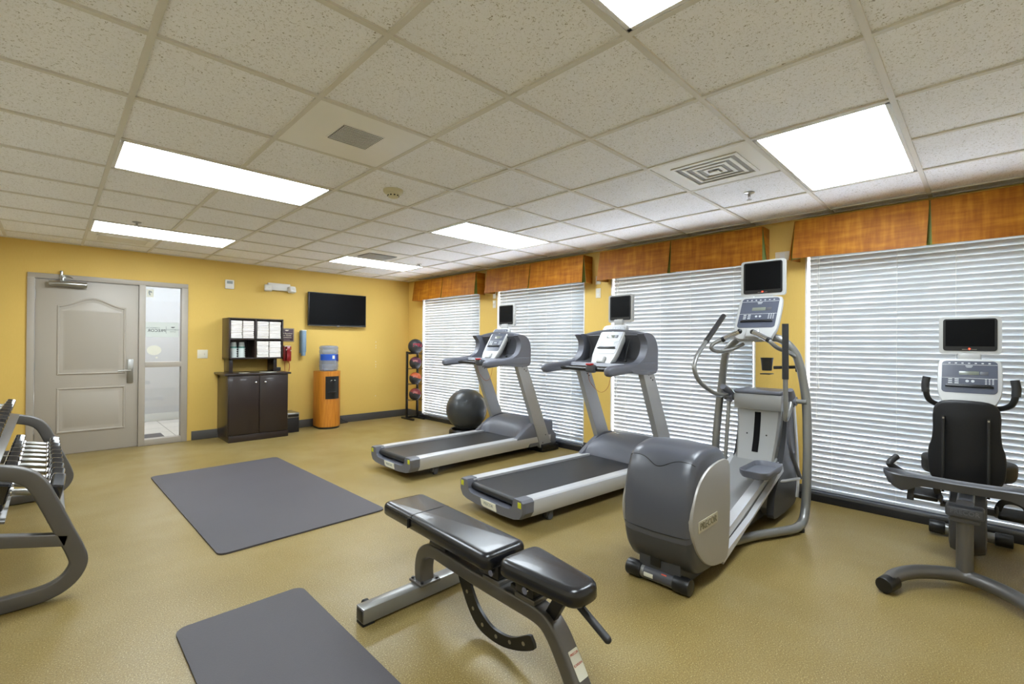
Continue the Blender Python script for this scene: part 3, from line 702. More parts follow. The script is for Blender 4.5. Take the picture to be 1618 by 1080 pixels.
lp = [(.1408*math.cos(R(a)), .1408*math.sin(R(a))) for a in range(190, 331, 5)]
lb = MB().prism(lp+[(x*.99, y*.99) for x, y in lp[::-1]], .165, .26, 'z').build('label_wrap', 'bluelabel', r)
lp = [(.1425*math.cos(R(a)), .1425*math.sin(R(a))) for a in range(296, 331, 5)]
MB().prism(lp+[(x*.99, y*.99) for x, y in lp[::-1]], .15, .255, 'z').build('label_panel', 'bluelabeld', lb)
lp = [(.1435*math.cos(R(a)), .1435*math.sin(R(a))) for a in range(268, 286, 3)]
MB().prism(lp+[(x*.99, y*.99) for x, y in lp[::-1]], .19, .24, 'z').build('label_emblem', 'label', lb)

# ------------------------------------------------------------------ medicine ball rack and balls
r = thing('ball_rack', 'black metal medicine ball rack in the corner', 'rack', (4.5, 7.0, 0))
b = MB()
for x in (-.105, .105):
    b.bb(x-.014, x+.014, .03, .07, 0.02, 1.17, .003)
b.bb(-.105, .105, .04, .06, .02, .05, .002).bb(-.105, .105, .04, .06, 1.13, 1.16, .002)
b.build('upright_frame', 'black', r)
for x in (-.105, .105): MB().bb(x-.017, x+.017, -.17, .2, 0, .03, .004).build('foot', 'black', r)
for z in (.35, .625, .89, 1.145):
    c = MB()
    for x in (-.105, .105): c.tube([(x, .05, z), (x, -.03, z-.02), (x*1.0, -.12, z-.01), (x, -.15, z+.02)], .005, n=6, k=3)
    c.tube([(-.105, -.1, z-.013), (.105, -.1, z-.013)], .004, n=6, k=1).tube([(-.105, .02, z-.011), (.105, .02, z-.011)], .004, n=6, k=1)
    c.build('cradle', 'black', r)
balls = [(1.145+.115, .127, 'medblack', None, 'large black medicine ball with red lettering on top of the rack'),
         (.89+.085, .104, 'medblack', 'medpurple', 'black and plum medicine ball second from the top of the rack'),
         (.625+.085, .104, 'medblack', 'medorange', 'black and orange medicine ball third from the top of the rack'),
         (.35+.085, .104, 'medblack', 'medred', 'black and maroon medicine ball lowest on the rack')]
for k, (z, rad, m0, m1, lab) in enumerate(balls):
    t = thing('medicine_ball', lab, 'medicine ball', (4.5, 6.955, z), 0, 'medicine balls on the rack')
    MB().sph((0, 0, 0), rad, 40, 24).build('shell', m0, t)
    vd = Vector((-.54, -.84, 0)).normalized(); rv = Vector((-vd.y, vd.x, 0))
    if m1:
        th = R(25)
        rings = []
        for i in range(13):
            la = R(12+56*i/12)
            rr = rad*1.006*math.cos(la)
            rings.append([(rr*math.cos(2*PI*j/40), rr*math.sin(2*PI*j/40), rad*1.006*math.sin(la)) for j in range(40)])
        mb = MB(Matrix.Rotation(R(-18), 4, Vector((vd.x, vd.y, 0)))); mb.loft(rings, cap=False)
        mb.build('coloured_panel', m1, t)
        text('lettering', 'SPRI', rad*.42, 'medtext2', t, tuple(vd*rad*.955+Vector((0, 0, rad*.34))), rv, (0, 0, 1), .003)
    else: text('lettering', 'SPRI', rad*.62, 'medtext', t, tuple(vd*rad*.93+rv*rad*.25+Vector((0, 0, rad*.15))), rv, (0, 0, 1), .006)
    MB().tube([(rad*1.004*math.cos(2*PI*j/32), 0, rad*1.004*math.sin(2*PI*j/32)) for j in range(32)], .0015, n=6, k=1, closed=True).build('seam', 'black', t)
# stability ball + base ring
r = thing('stability_ball', 'big graphite grey stability ball between the rack and the far treadmill', 'exercise ball', (4.22, 5.2, .385))
b = MB().sph((0, 0, 0), .288, 64, 40); b.build('shell', 'ball', r)
rb = MB()
for k in range(5):
    la = R(-62+k*6); rr = .2885*math.cos(la); rb.tube([(rr*math.cos(2*PI*j/48), rr*math.sin(2*PI*j/48), .2885*math.sin(la)) for j in range(48)], .0016, n=6, k=1, closed=True)
rb.build('ribs', 'ball', r)
tag(MB().lathe([(.17, .0), (.24, .0), (.25, .03), (.245, .09), (.225, .115), (.21, .11), (.2, .06)], (4.22, 5.2, 0), 40).build('exercise_ball_stand', 'black'), 'black ring stand on the floor under the stability ball', 'stand')

# ------------------------------------------------------------------ floor mats
def mat_obj(x0, x1, y0, y1, rz, lab):
    b = MB(Matrix.Translation(((x0+x1)/2, (y0+y1)/2, 0)) @ Matrix.Rotation(rz, 4, 'Z'))
    b.prism(rrect(x1-x0, y1-y0, .05, 6), .0005, .011, 'z', .003)
    return tag(b.build('exercise_mat', 'mat'), lab, 'exercise mat', 'charcoal exercise mats')
mat_obj(.72, 1.87, 3.32, 5.68, R(1.2), 'large charcoal exercise mat in the middle of the floor')
mat_obj(.41, .97, .78, 2.585, R(0), 'narrower charcoal exercise mat in the foreground, cut off by the bottom edge')

# ------------------------------------------------------------------ shared screen + console
def screen_unit(parent, cx, cy, cz, w_, h_, led=None, tilt=0.0, fmt='wide'):
    """monitor facing -x"""
    M = Matrix.Translation((cx, cy, cz)) @ Matrix.Rotation(tilt, 4, 'Y')
    s_ = MB(M); s_.loft([[(x, a*k, c*k) for a, c in rrect(w_, h_, .022, 5)] for x, k in ((-.02, .985), (-.023, .96), (-.018, 1.0), (.012, 1.0), (.03, .9), (.036, .7))][2:] )
    s_ = s_.build('screen_housing', 'console', parent)
    f_ = MB(M); ih = h_-.034; iw = w_-.04
    f_.loft([[(x, a, c+.004) for a, c in rrect(iw, ih, .016, 5)] for x in (-.021, -.016)]); f_ = f_.build('bezel', 'black', s_)
    MB(M).bb(-.0222, -.0205, -iw/2+.012, iw/2-.012, -ih/2+.034, ih/2-.004).build('display', 'screen', s_)
    b_ = MB(M).bb(-.0222, -.0205, -.035, .035, -ih/2+.012, -ih/2+.015).build('logo_mark', 'steel', s_)
    if led: MB(M).cyl((-.0205, 0, -ih/2+.018), (-.0235, 0, -ih/2+.018), .004, n=12).build('indicator_led', led, s_)
    return s_
def console_unit(parent, bot, top, wd, glare_face=False, wide_bottom=False):
    """tilted console slab between bot and top (x,z), facing -x/up, centre y=0"""
    B = Vector((bot[0], 0, bot[1])); T = Vector((top[0], 0, top[1])); L = (T-B).length
    uz = (T-B).normalized(); uy = Vector((0, 1, 0)); n_ = -uy.cross(uz)    # facing normal
    if n_.x > 0: n_ = -n_
    M = Matrix(((-uy.x, uz.x, n_.x, B.x), (-uy.y, uz.y, n_.y, B.y), (-uy.z, uz.z, n_.z, B.z), (0, 0, 0, 1)))
    # local: X right (-y), Y up along the slab, Z out of the face
    def outline(k, dz):
        o = []
        W = wd/2
        pts = [(-W*.62, 0), (W*.62, 0), (W*.86, L*.10), (W*.98, L*.3), (W*1.0, L*.6), (W*.98, L*.88), (W*.84, L*.985), (0, L*1.01), (-W*.84, L*.985), (-W*.98, L*.88), (-W, L*.6), (-W*.98, L*.3), (-W*.86, L*.10)]
        P = catmull([(x, y, 0) for x, y in pts], 4, True)
        return [((p.x)*k, L/2+(p.y-L/2)*k, dz) for p in P]
    b = MB(M); b.loft([outline(.9, -.05), outline(1.0, -.02), outline(1.0, .008), outline(.985, .014), outline(.93, .015)]); h_ = b.build('console_housing', 'console', parent)
    fw_ = wd*.86; f0, f1 = L*.26, L*.955
    b = MB(M); b.loft([[(a, (f0+f1)/2+c, z) for a, c in rrect(fw_, f1-f0, .022, 5)] for z in (.0145, .0175)])
    f_ = b.build('console_face', 'faceglare' if glare_face else 'face', h_)
    ks = MB(M)
    yb_ = f0+.05*(f1-f0)
    for r_ in range(4):
        for c_ in range(3): ks.box((fw_*.30+c_*fw_*.06-.0, f0+(f1-f0)*(.30+.045*r_), .0185), (fw_*.032, (f1-f0)*.022, .002))
    for r_ in range(3):
        for c_ in range(2): ks.box((-fw_*.34+c_*fw_*.12, f0+(f1-f0)*(.30+.06*r_), .0185), (fw_*.075, (f1-f0)*.03, .002))
    for c_ in (-.03, .07): ks.cyl((fw_*c_, f0+(f1-f0)*.37, .0175), (fw_*c_, f0+(f1-f0)*.37, .0192), fw_*.032, n=16)
    for c_ in range(7): ks.box((fw_*(-.36+.12*c_), f0+(f1-f0)*.93, .0185), (fw_*.04, (f1-f0)*.03, .002))
    ks.box((0, f0+(f1-f0)*.84, .0185), (fw_*.13, (f1-f0)*.02, .002)).box((0, f0+(f1-f0)*.80, .0185), (fw_*.1, (f1-f0)*.012, .002))
    ks.build('button_pattern', 'keys', f_)
    ln = MB(M)
    for v_ in (.46, .88): ln.box((0, f0+(f1-f0)*v_, .0182), (fw_*.99, .0018, .0012))
    ln.build('divider_lines', 'keyline', f_)
    MB(M).box((0, f0+(f1-f0)*.62, .0182), (fw_*.36, (f1-f0)*.11, .002), .0008).build('lcd_panel', 'lcd', f_)
    MB(M).box((fw_*.27, f0+(f1-f0)*.62, .0182), (fw_*.14, (f1-f0)*.10, .0016), .0008).build('dial_window', 'tmdark', f_)
    MB(M).box((0, f0+(f1-f0)*.20, .022), (fw_*.86, .010, .014), .004).box((0, f0+(f1-f0)*.245, .0185), (fw_*.8, .008, .004), .001).build('reading_ledge', 'black', h_)
    return M, L, h_

# ------------------------------------------------------------------ treadmills
def treadmill(loc, rz, lab, glare_face):
    r = thing('treadmill', lab, 'treadmill', loc, rz, 'treadmills')
    for s in (1, -1):
        prof = [(s*.29, .215), (s*.375, .218), (s*.388, .21), (s*.392, .19), (s*.385, .13), (s*.36, .085), (s*.30, .08)]
        MB().prism(prof, .055, 1.99, 'x', .002).build('side_rail', 'alu', r)
    # deck underside frame
    MB().bb(.08, 2.0, -.31, .31, .09, .165, .004).build('deck_frame', 'black', r)
    # belt: flat loop with rounded rear roller
    P = []
    for k in range(13):
        a = R(90+180*k/12); P.append((.055+.03*math.cos(a), .168+.03*math.sin(a)))
    poly = P+[(1.75, .138), (1.75, .198)]
    MB().prism(poly, -.282, .282, 'y').build('running_belt', 'belt', r)
    # rear end cap: U shape between the rails
    o = []
    top = [(-.395, .205), (-.375, .222), (-.30, .222), (-.288, .20), (-.28, .155), (-.25, .132), (-.2, .125), (.2, .125), (.25, .132), (.28, .155), (.288, .20), (.30, .222), (.375, .222), (.395, .205)]
    bot = [(.392, .13), (.36, .085), (.30, .068), (.15, .058), (-.15, .058), (-.30, .068), (-.36, .085), (-.392, .13)]
    poly = top+bot
    c = MB()
    def sh(k, x): return [(x, y*k, .14+(z-.14)*k) for y, z in poly]
    c.loft([sh(.975, -.012), sh(.995, .0), sh(1.0, .02), sh(1.0, .09)]); c = c.build('rear_end_cap', 'tmgrey', r)
    for s in (1, -1): MB().bb(-.0145, -.008, s*.355-.018, s*.355+.018, .165, .205, .001).build('warning_sticker', 'yellow', c)
    MB().prism([(-.085, .122), (-.1, .07), (.06, .07), (.085, .08), (.10, .122)], -.018, -.009, 'x', .001).build('name_plate', 'label', c)
    text('lettering', 'PRECOR', .03, 'inkfaint', c, (-.0185, 0, .098), (0, -1, 0), (0, 0, 1), .0005)
    for s in (1, -1):
        f = MB().box((.32, s*.30, .062), (.075, .05, .07), .01).cyl((.32, s*.30, .0), (.32, s*.30, .03), .016, n=14)
        f.cyl((.32, s*.33, .03), (.32, s*.27, .03), .026, n=18); f.build('rear_foot', 'tmdark', r)
    # motor hood
    def sec(y):
        a = abs(y)/.392; e = (1-a**5)
        x0 = 1.50-.10*max(0, (a-.7)/.3)
        hh = .205*e**.5+.012
        pts = [(0, 0), (.02, .28), (.08, .6), (.17, .86), (.27, .98), (.38, 1.0), (.5, .93), (.66, .74), (.72, .0)]
        f = (2.08-x0)/.72
        if a > .8: pts = [(p, q) for p, q in pts]
        return [(x0+p*f, y, .2+q*hh) for p, q in pts]
    h = MB(); ysl = [-.392, -.385, -.37, -.345, -.31, -.26, -.18, -.09, 0, .09, .18, .26, .31, .345, .37, .385, .392]
    h.loft([sec(y) for y in ysl]); h.bb(1.62, 2.1, -.385, .385, .085, .205, .01); h.build('motor_hood', 'tmgrey', r, ang=50)
    for s in (1, -1):   # raised fenders flanking the hood
        q = MB(); rings = []
        for k in range(13):
            u = k/12; x = 1.40+.62*u; z = .212+.185*math.sin(PI*min(u*1.15, 1.0)*.62+.0)*(1 if u < .8 else 1-.5*(u-.8))
            wth = .045
            rings.append([(x, s*.392, .20), (x, s*.39, z-.01), (x, s*.38, z), (x, s*(.38-wth), z+.002), (x, s*(.375-wth), z-.012), (x, s*(.37-wth), .20)])
        q.loft(rings); q.build('hood_fender', 'tmgrey', r, ang=50)
    # floor strip on the belt: tick marks
    # base plate at front
    MB().bb(1.82, 2.12, -.41, .41, 0.0, .07, .006).bb(1.80, 2.05, -.43, -.36, .04, .10, .01).bb(1.80, 2.05, .36, .43, .04, .10, .01).build('front_base', 'black', r)
    # uprights
    for s in (1, -1):
        q = MB(); y0_, y1_ = s*.345, s*.402
        q.prism([(1.80, .06), (2.0, .06), (1.535, 1.09), (1.375, 1.09)], min(y0_, y1_), max(y0_, y1_), 'y', .008)
        q = q.build('upright', 'tmpost', r)
        bt = MB()
        for (x, z) in ((1.83, .12), (1.88, .21), (1.50, 1.02), (1.47, 1.05), (1.53, 1.0)): bt.cyl((x, s*.401, z), (x, s*.405, z), .007, n=10).cyl((x, s*.346, z), (x, s*.342, z), .007, n=10)
        bt.build('bolts', 'black', q)
    # arms and cowl
    for s in (1, -1):
        a = MB(); rings = []
        for x, z, h_, w_ in ((.895, 1.09, .02, .02), (.90, 1.09, .05, .04), (.915, 1.09, .074, .06), (.95, 1.092, .09, .07), (1.05, 1.10, .088, .07), (1.18, 1.108, .082, .07), (1.30, 1.115, .10, .075), (1.42, 1.12, .115, .08), (1.57, 1.12, .11, .08)):
            rings.append([(x, s*.375+p, z+q_) for p, q_ in rrect(w_, h_, .032, 4)])
        a.loft(rings); a.build('side_arm', 'tmgrey', r, ang=50)
        # cowl side wing
        out = [(1.20, 1.10), (1.30, 1.06), (1.57, 1.06), (1.60, 1.2), (1.595, 1.30), (1.55, 1.38), (1.47, 1.42), (1.38, 1.415), (1.43, 1.35), (1.43, 1.27), (1.39, 1.2), (1.31, 1.155)]
        P2 = [(p.x, p.y) for p in catmull([(x, z, 0) for x, z in out], 3, True)]
        y0_, y1_ = s*.335, s*.41
        q = MB(); q.prism(P2, min(y0_, y1_), max(y0_, y1_), 'y', .012, 3); q.build('cowl_side', 'tmgrey', r, ang=50)
    rings = []
    for k in range(21):
        y = -.37+.74*k/20; a = abs(y)/.37
        zt_ = 1.42+.045*(1-a**2); 
        rings.append([(1.24, y, 1.115), (1.26, y, 1.145), (1.44, y, 1.15), (1.515, y, 1.18), (1.535, y, 1.30), (1.47, y, zt_-.02), (1.475, y, zt_), (1.51, y, zt_-.002), (1.59, y, 1.32), (1.60, y, 1.2), (1.56, y, 1.07), (1.3, y, 1.06)])
    MB().loft(rings).build('cowl', 'tmgrey', r, ang=50)
    for s in (1, -1): MB().loft([[(1.30+.0*k, s*.1+s*.2*k/6, 1.151), (1.43, s*.1+s*.2*k/6, 1.153), (1.508, s*.1+s*.2*k/6, 1.185), (1.530, s*.1+s*.2*k/6, 1.30), (1.468, s*.1+s*.2*k/6, 1.41), (1.462, s*.1+s*.2*k/6, 1.405), (1.52, s*.1+s*.2*k/6, 1.30), (1.50, s*.1+s*.2*k/6, 1.19), (1.42, s*.1+s*.2*k/6, 1.158)] for k in range(7)]).build('cup_well_lining', 'tmdark', r, ang=50)
    M, L, h_ = console_unit(r, (1.29, 1.125), (1.53, 1.50), .285, glare_face)
    MB(M).box((0, .045, .022), (.085, .075, .03), .012, seg=3).build('quick_key', 'console', h_)
    MB().box((1.56, 0, 1.525), (.03, .10, .07), .008).build('screen_bracket', 'console', r)
    screen_unit(r, 1.60, 0, 1.67, .285, .27)
    MB().tube([(1.03, .36, 1.10), (1.14, .34, 1.095), (1.17, .2, 1.09), (1.17, -.2, 1.09), (1.14, -.34, 1.095), (1.03, -.36, 1.10)], .017, n=12, k=5).build('front_handrail', 'black', r)
    e = MB().box((1.155, 0, 1.095), (.06, .10, .075), .02, seg=3).build('stop_unit', 'tmdark', r); MB().box((1.135, 0, 1.135), (.05, .06, .018), .006).build('stop_key', 'redplastic', e)
    MB().tube([(1.15, .03, 1.07), (1.16, .02, .98), (1.18, -.05, .90), (1.18, -.12, .89), (1.17, -.19, .95), (1.17, -.22, 1.08)], .0022, n=6).build('safety_cord', 'orangec', r)
    MB().tube([(1.50, -.19, 1.40), (1.42, -.2, 1.26), (1.40, -.2, 1.17)], .003, n=6).sph((1.40, -.2, 1.165), .014, 10, 8, (1, .8, 1.5)).build('clip', 'black', r)
treadmill((2.45, 4.22, 0), R(-.5), 'far treadmill, in front of the second window, with grey deck and silver rails', False)
treadmill((2.39, 2.655, 0), R(-4.6), 'near treadmill, beside the elliptical, with a pale glare painted on its console', True)

# ------------------------------------------------------------------ elliptical
r = thing('elliptical_trainer', 'grey elliptical cross trainer with a rounded charcoal drum housing', 'elliptical', (2.37, 1.265, 0), 0)
b = MB().cyl((.03, -.13, .045), (.03, .13, .045), .036, n=24).build('rear_foot_bar', 'framel', r)
for s in (1, -1): MB().cyl((.03, .01+s*.095, .045), (.03, .01+s*.185, .045), .0445, n=28, bev=.006).build('roller_cap', 'black', b)
q = [(.03+.0368*math.cos(R(a)), .045+.0368*math.sin(R(a))) for a in range(100, 216, 8)]; q2 = [(.03+.035*math.cos(R(a)), .045+.035*math.sin(R(a))) for a in range(100, 216, 8)]
lb = MB().prism(q+q2[::-1], -.085, .085, 'y').build('rating_label', 'tmdark', b)
q = [(.03+.0373*math.cos(R(a)), .045+.0373*math.sin(R(a))) for a in range(160, 200, 6)]; q2 = [(.03+.036*math.cos(R(a)), .045+.036*math.sin(R(a))) for a in range(160, 200, 6)]
MB().prism(q+q2[::-1], .025, .08, 'y').build('serial_sticker', 'label', lb)
q = [(.03+.0373*math.cos(R(a)), .045+.0373*math.sin(R(a))) for a in range(125, 142, 6)]; q2 = [(.03+.036*math.cos(R(a)), .045+.036*math.sin(R(a))) for a in range(125, 142, 6)]
MB().prism(q+q2[::-1], -.05, -.02, 'y').build('warning_sticker', 'txtred', lb)
# drum: side profile in x-z
prof = [(.13, .785), (.065, .72), (.02, .62), (0, .5), (0, .38), (.02, .26), (.06, .17), (.14, .10), (.28, .075), (.45, .085), (.56, .13), (.62, .22), (.63, .4), (.62, .6), (.57, .72), (.48, .79), (.30, .815)]
prof = [(-.045+x*.865, z*.93+.005) for x, z in prof]
PR = [(p.x, p.y) for p in catmull([(x, z, 0) for x, z in prof], 3, True)]
cx_, cz_ = .23, .42
def dsec(y, k): return [(cx_+(x-cx_)*k, y, cz_+(z-cz_)*k) for x, z in PR]
MB().loft([dsec(-.197, .86), dsec(-.19, .93), dsec(-.17, .975), (dsec(-.12, .995)), dsec(0, 1.01), dsec(.12, .995), dsec(.17, .975), dsec(.19, .93), dsec(.197, .86)]).build('drum_housing', 'drum', r, ang=60)
# seam lines: lid seam and low seam
def band(z0fn, name, m_, th=.002):
    pass
lid = MB()
LP = [(x, z) for x, z in PR if z > .60]
def lsec(y, k):
    return None
# lower shell: slightly proud darker shell below z=.33
low = [p for p in PR if p[1] < .315]
low.sort(key=lambda p: math.atan2(p[1]-cz_, p[0]-cx_))
def dlow(y, k):
    return [(cx_+(x-cx_)*k*1.004, y, cz_+(z-cz_)*k*1.004) for x, z in low]
MB().loft([dlow(-.1985, .86), dlow(-.1915, .93), dlow(-.171, .975), dlow(-.12, .996), dlow(0, 1.012), dlow(.12, .996), dlow(.171, .975), dlow(.1915, .93), dlow(.1985, .86)]).build('lower_shell', 'drumlow', r, ang=60)
hi = [p for p in PR if p[1] > .67]; hi.sort(key=lambda p: -math.atan2(p[1]-cz_, p[0]-cx_))
def dhi(y, k): return [(cx_+(x-cx_)*k*1.005, y, cz_+(z-cz_)*k*1.005-.0*abs(y)) for x, z in hi]
MB().loft([dhi(-.1985, .86), dhi(-.1915, .93), dhi(-.171, .975), dhi(-.12, .996), dhi(0, 1.012), dhi(.12, .996), dhi(.171, .975), dhi(.1915, .93), dhi(.1985, .86)]).build('top_lid', 'drum', r, ang=60)
for s in (1, -1):
    ar = [(.18, .62), (.26, .70), (.38, .745), (.50, .75), (.60, .735), (.62, .5), (.60, .22), (.57, .13), (.44, .105), (.32, .13), (.22, .22), (.165, .36), (.15, .5)]
    ar = [(-.03, .41), (.015, .54), (.10, .62), (.24, .665), (.44, .655), (.468, .5), (.465, .25), (.43, .095), (.30, .09), (.17, .13), (.07, .20), (-.0, .29)]
    A2 = [(p.x, p.y) for p in catmull([(x, z, 0) for x, z in ar], 3, True)]
    k0, k1 = s*.150, s*.208
    pl = MB(); pl.loft([[(x, k0, z) for x, z in A2], [(x, s*.200, z) for x, z in A2], [(cx_+(x-cx_)*.985, s*.207, cz_+(z-cz_)*.985) for x, z in A2], [(cx_+(x-cx_)*.9, s*.2095, cz_+(z-cz_)*.9) for x, z in A2]])
    pl = pl.build('side_cover', 'plate', r, ang=40)
    lg = MB(); lg.prism([(.155+u, .368+v) for u, v in rrect(.245, .06, .008)], min(s*.2095, s*.2125), max(s*.2095, s*.2125), 'y', .001); lg = lg.build('logo_plate', 'taup', pl)
    text('logo_lettering', 'PRECOR', .052, 'taupd', lg, (.155, s*.213, .368), (1 if s < 0 else -1, 0, 0), (0, 0, 1), .0015, sx=1.05)
def ksc(y):
    T_ = [(0, 1.012), (.12, .996), (.171, .975), (.1915, .93), (.1985, .86)]; y = abs(y)
    for (a, ka), (c, kc) in zip(T_, T_[1:]):
        if y <= c: return ka+(kc-ka)*(y-a)/(c-a)
    return .86
def rearx(z):
    best = None
    for (xa, za), (xb, zb_) in zip(PR, PR[1:]+PR[:1]):
        if (za-z)*(zb_-z) <= 0 and za != zb_:
            x = xa+(xb-xa)*(z-za)/(zb_-za)
            if best is None or x < best: best = x
    return best
for zf in (lambda y: .315, lambda y: .70-.045*math.exp(-(y/.07)**2)):
    pts = []
    for k in range(25):
        y = -.19+.38*k/24; z = zf(y); x = rearx(z); kk = ksc(y)*1.0045
        pts.append((cx_+(x-cx_)*kk, y, cz_+(z-cz_)*kk))
    MB().tube(pts, .0022, n=6, k=1).build('seam_line', 'black', r)
MB().prism([(.02, .16), (.02, .0+.03), (.10, .02), (.45, .02), (.48, .16)], -.12, .12, 'y', .012).build('pedestal', 'drumlow', r)
MB().bb(.012, .022, -.01, .05, .10, .15, .002).build('power_inlet', 'black', r)
# ramp base and front tower
MB().bb(.45, 1.9, -.075, .075, .03, .10, .01).build('centre_beam', 'tmdark', r)
rm = MB(); rm.prism([(.42, .06), (.42, .11), (.9, .22), (1.3, .345), (1.54, .47), (1.54, .3)], -.15, .15, 'y', .008); rm.build('ramp_cover', 'silver', r)
for s in (1, -1): MB().prism([(.42, .05), (.42, .10), (.9, .205), (1.3, .33), (1.52, .44), (1.55, .38)], min(s*.155, s*.19), max(s*.155, s*.19), 'y', .006).build('ramp_rail', 'alu', r)
rings = []
tw = [(1.55, .965, .165), (1.60, .86, .160), (1.595, .74, .150), (1.57, .62, .137), (1.52, .52, .13)]
for s in (1,):
    R_ = []
    N_ = 12
    def back(z): # rear face x at z
        pts = [(.05, 1.40), (.15, 1.36), (.3, 1.42), (.45, 1.49), (.6, 1.545), (.75, 1.575), (.9, 1.585), (.97, 1.58)]
        for (z0, x0), (z1, x1) in zip(pts, pts[1:]):
            if z <= z1: return x0+(x1-x0)*max(0, (z-z0))/(z1-z0)
        return pts[-1][1]
    def front(z): return 1.98-.10*(z/.97)-.14*max(0, z-.5)
    def hw(z): return .135+.032*max(0, (z-.45)/.5)+.01*(z < .3)
    for k in range(N_+1):
        z = .05+.92*k/N_
        a, c, hwd = back(z), front(z), hw(z)
        if z < .15: a += .06*(1-(z-.05)/.1)
        R_.append([(a+.014, -hwd, z), (a, -hwd+.014, z), (a, hwd-.014, z), (a+.014, hwd, z), (c-.03, hwd, z), (c, hwd-.03, z), (c, -hwd+.03, z), (c-.03, -hwd, z)])
    tb = MB(); tb.loft(R_); tb = tb.build('front_tower', 'silver', r, ang=40)
MB().bb(1.54, 1.84, -.172, .172, .94, .972, .012, seg=3).build('tower_cap', 'tmgrey', r)
MB().bb(1.55, 1.60, -.172, .172, .82, .94, .006).build('tower_collar', 'silver', r)
sl_ = MB(); rings = []
for k in range(9):
    z = .50+.30*k/8; a = back(z)
    rings.append([(a-.004, -.022, z), (a-.004, .022, z), (a+.004, .022, z), (a+.004, -.022, z)])
sl_.loft(rings); sl_.build('lift_slot', 'screen', r)
bt = MB()
for y in (-.07, .07): bt.cyl((back(.63)-.004, y, .63), (back(.63)+.004, y, .63), .006, n=10)
bt.build('bolts', 'black', r)
for s in (1, -1):
    sc_ = [(1.36, .09), (1.45, .055), (1.80, .055), (1.94, .10), (1.97, .25), (1.93, .5), (1.86, .75), (1.80, .9), (1.66, .9), (1.66, .7), (1.60, .5), (1.50, .35), (1.40, .25)]
    A2 = [(p.x, p.y) for p in catmull([(x, z, 0) for x, z in sc_], 2, True)]
    MB().prism(A2, min(s*.13, s*.178), max(s*.13, s*.178), 'y', .01).build('tower_side_cover', 'drumlow', r)
    tr = [(1.94, .10), (1.97, .25), (1.93, .5), (1.87, .75), (1.81, .92)]
    MB().tube([(x-.01, s*.165, z) for x, z in tr], 1, k=4, sec=rrect(.05, .05, .012), upv=(0, 1, 0)).build('tower_edge_trim', 'alu', r)
# side frame tubes
for s in (1, -1):
    pts = [(.80, s*.10, .045), (1.02, s*.165, .04), (1.20, s*.25, .04), (1.36, s*.315, .04), (1.48, s*.33, .055), (1.545, s*.332, .12), (1.575, s*.332, .25), (1.60, s*.332, .55), (1.63, s*.318, .85), (1.635, s*.30, 1.02), (1.61, s*.27, 1.20), (1.59, s*.235, 1.29), (1.58, s*.16, 1.365), (1.58, s*.08, 1.38)]
    MB().tube(pts, .0295, n=18, k=6).build('side_frame_tube', 'framel', r)
    MB().cyl((1.44, s*.325, 0), (1.44, s*.325, .02), .03, n=16).build('foot_pad', 'rubber', r)
MB().cyl((1.60, -.325, .905), (1.60, .325, .905), .017, n=14).build('pivot_cross_tube', 'framel', r)
# moving arms
def arm(s, gripA, gripB, mids, low):
    a = MB(); piv = (1.60, s*.225, .905)
    a.tube([gripB]+mids+[(1.60, s*.225, .93)], .0165, n=12, k=5)
    a = a.build('moving_handlebar', 'framel', r)
    MB().tube([gripA, ((gripA[0]+gripB[0])/2, (gripA[1]+gripB[1])/2, (gripA[2]+gripB[2])/2), gripB], .021, n=14, k=2).build('grip', 'grip', a)
    hb = MB(); hb.tube([(mids[-1][0]*.5+1.60*.5-.02, s*.228, .99), (1.59, s*.225, .93), (1.595, s*.225, .86)], [.022, .034, .022], n=14, k=6).cyl((1.60, s*.195, .905), (1.60, s*.26, .905), .034, n=20); hb.build('pivot_hub', 'tmgrey', a)
    MB().tube([(1.59, s*.225, .87), (1.55, s*.225, .6), low], .015, n=10, k=3).build('lower_link', 'framel' if s > 0 else 'tmgrey', a)
arm(1, (1.66, .30, 1.565), (1.29, .29, 1.345), [(1.10, .275, 1.24), (1.03, .265, 1.15), (1.10, .25, 1.04), (1.38, .235, .93)], (1.50, .225, .30))
arm(-1, (1.36, -.247, 1.475), (1.37, -.247, 1.08), [(1.375, -.247, .98), (1.385, -.246, .85), (1.40, -.24, .79), (1.46, -.236, .80), (1.55, -.23, .86)], (1.85, -.225, .28))
# pedal arms + pedals
for s, px, pz in ((-1, 1.20, .43), (1, .78, .24)):
    y = s*.125
    MB().prism([(.42, .10), (.42, .16), (px+.2, pz-.02), (px+.42, pz+.02), (px+.42, pz-.015), (px+.2, pz-.06)], min(y-s*.03, y+s*.03), max(y-s*.03, y+s*.03), 'y', .006).build('pedal_arm', 'alu', r)
    MB().tube([(px+.12, y, pz-.05), (px+.30, y+s*.04, pz-.12), (1.82, s*.225, .28)], .011, n=10, k=3).build('link_rod', 'alu', r)
    t = MB(); W_, L_ = .19, .40
    rg = []
    for z, k in ((-.012, .82), (-.012, .9), (.012, .985), (.038, 1.0), (.040, .985), (.037, .965), (.006, .92), (.004, .85)):
        rg.append([(px+a, y+s*.02+c, pz+z) for a, c in rrect(L_*k, W_*k, .06, 5)])
    t.loft(rg); t.build('foot_pedal', 'tmgrey', r, ang=50)
    MB().box((px+.02, y, pz-.03), (.16, .05, .035), .006).build('pedal_mount', 'tmdark', r)
M, L, h_ = console_unit(r, (1.46, 1.36), (1.66, 1.70), .315)
MB(M).box((0, .035, .028), (.10, .075, .05), .016, seg=3).build('control_pod', 'console', h_)
MB(M).cyl((0, .05, .052), (0, .05, .055), .008, n=12).build('ready_led', 'greenled', h_)
MB().box((1.69, 0, 1.715), (.03, .13, .07), .008).build('screen_bracket', 'console', r)
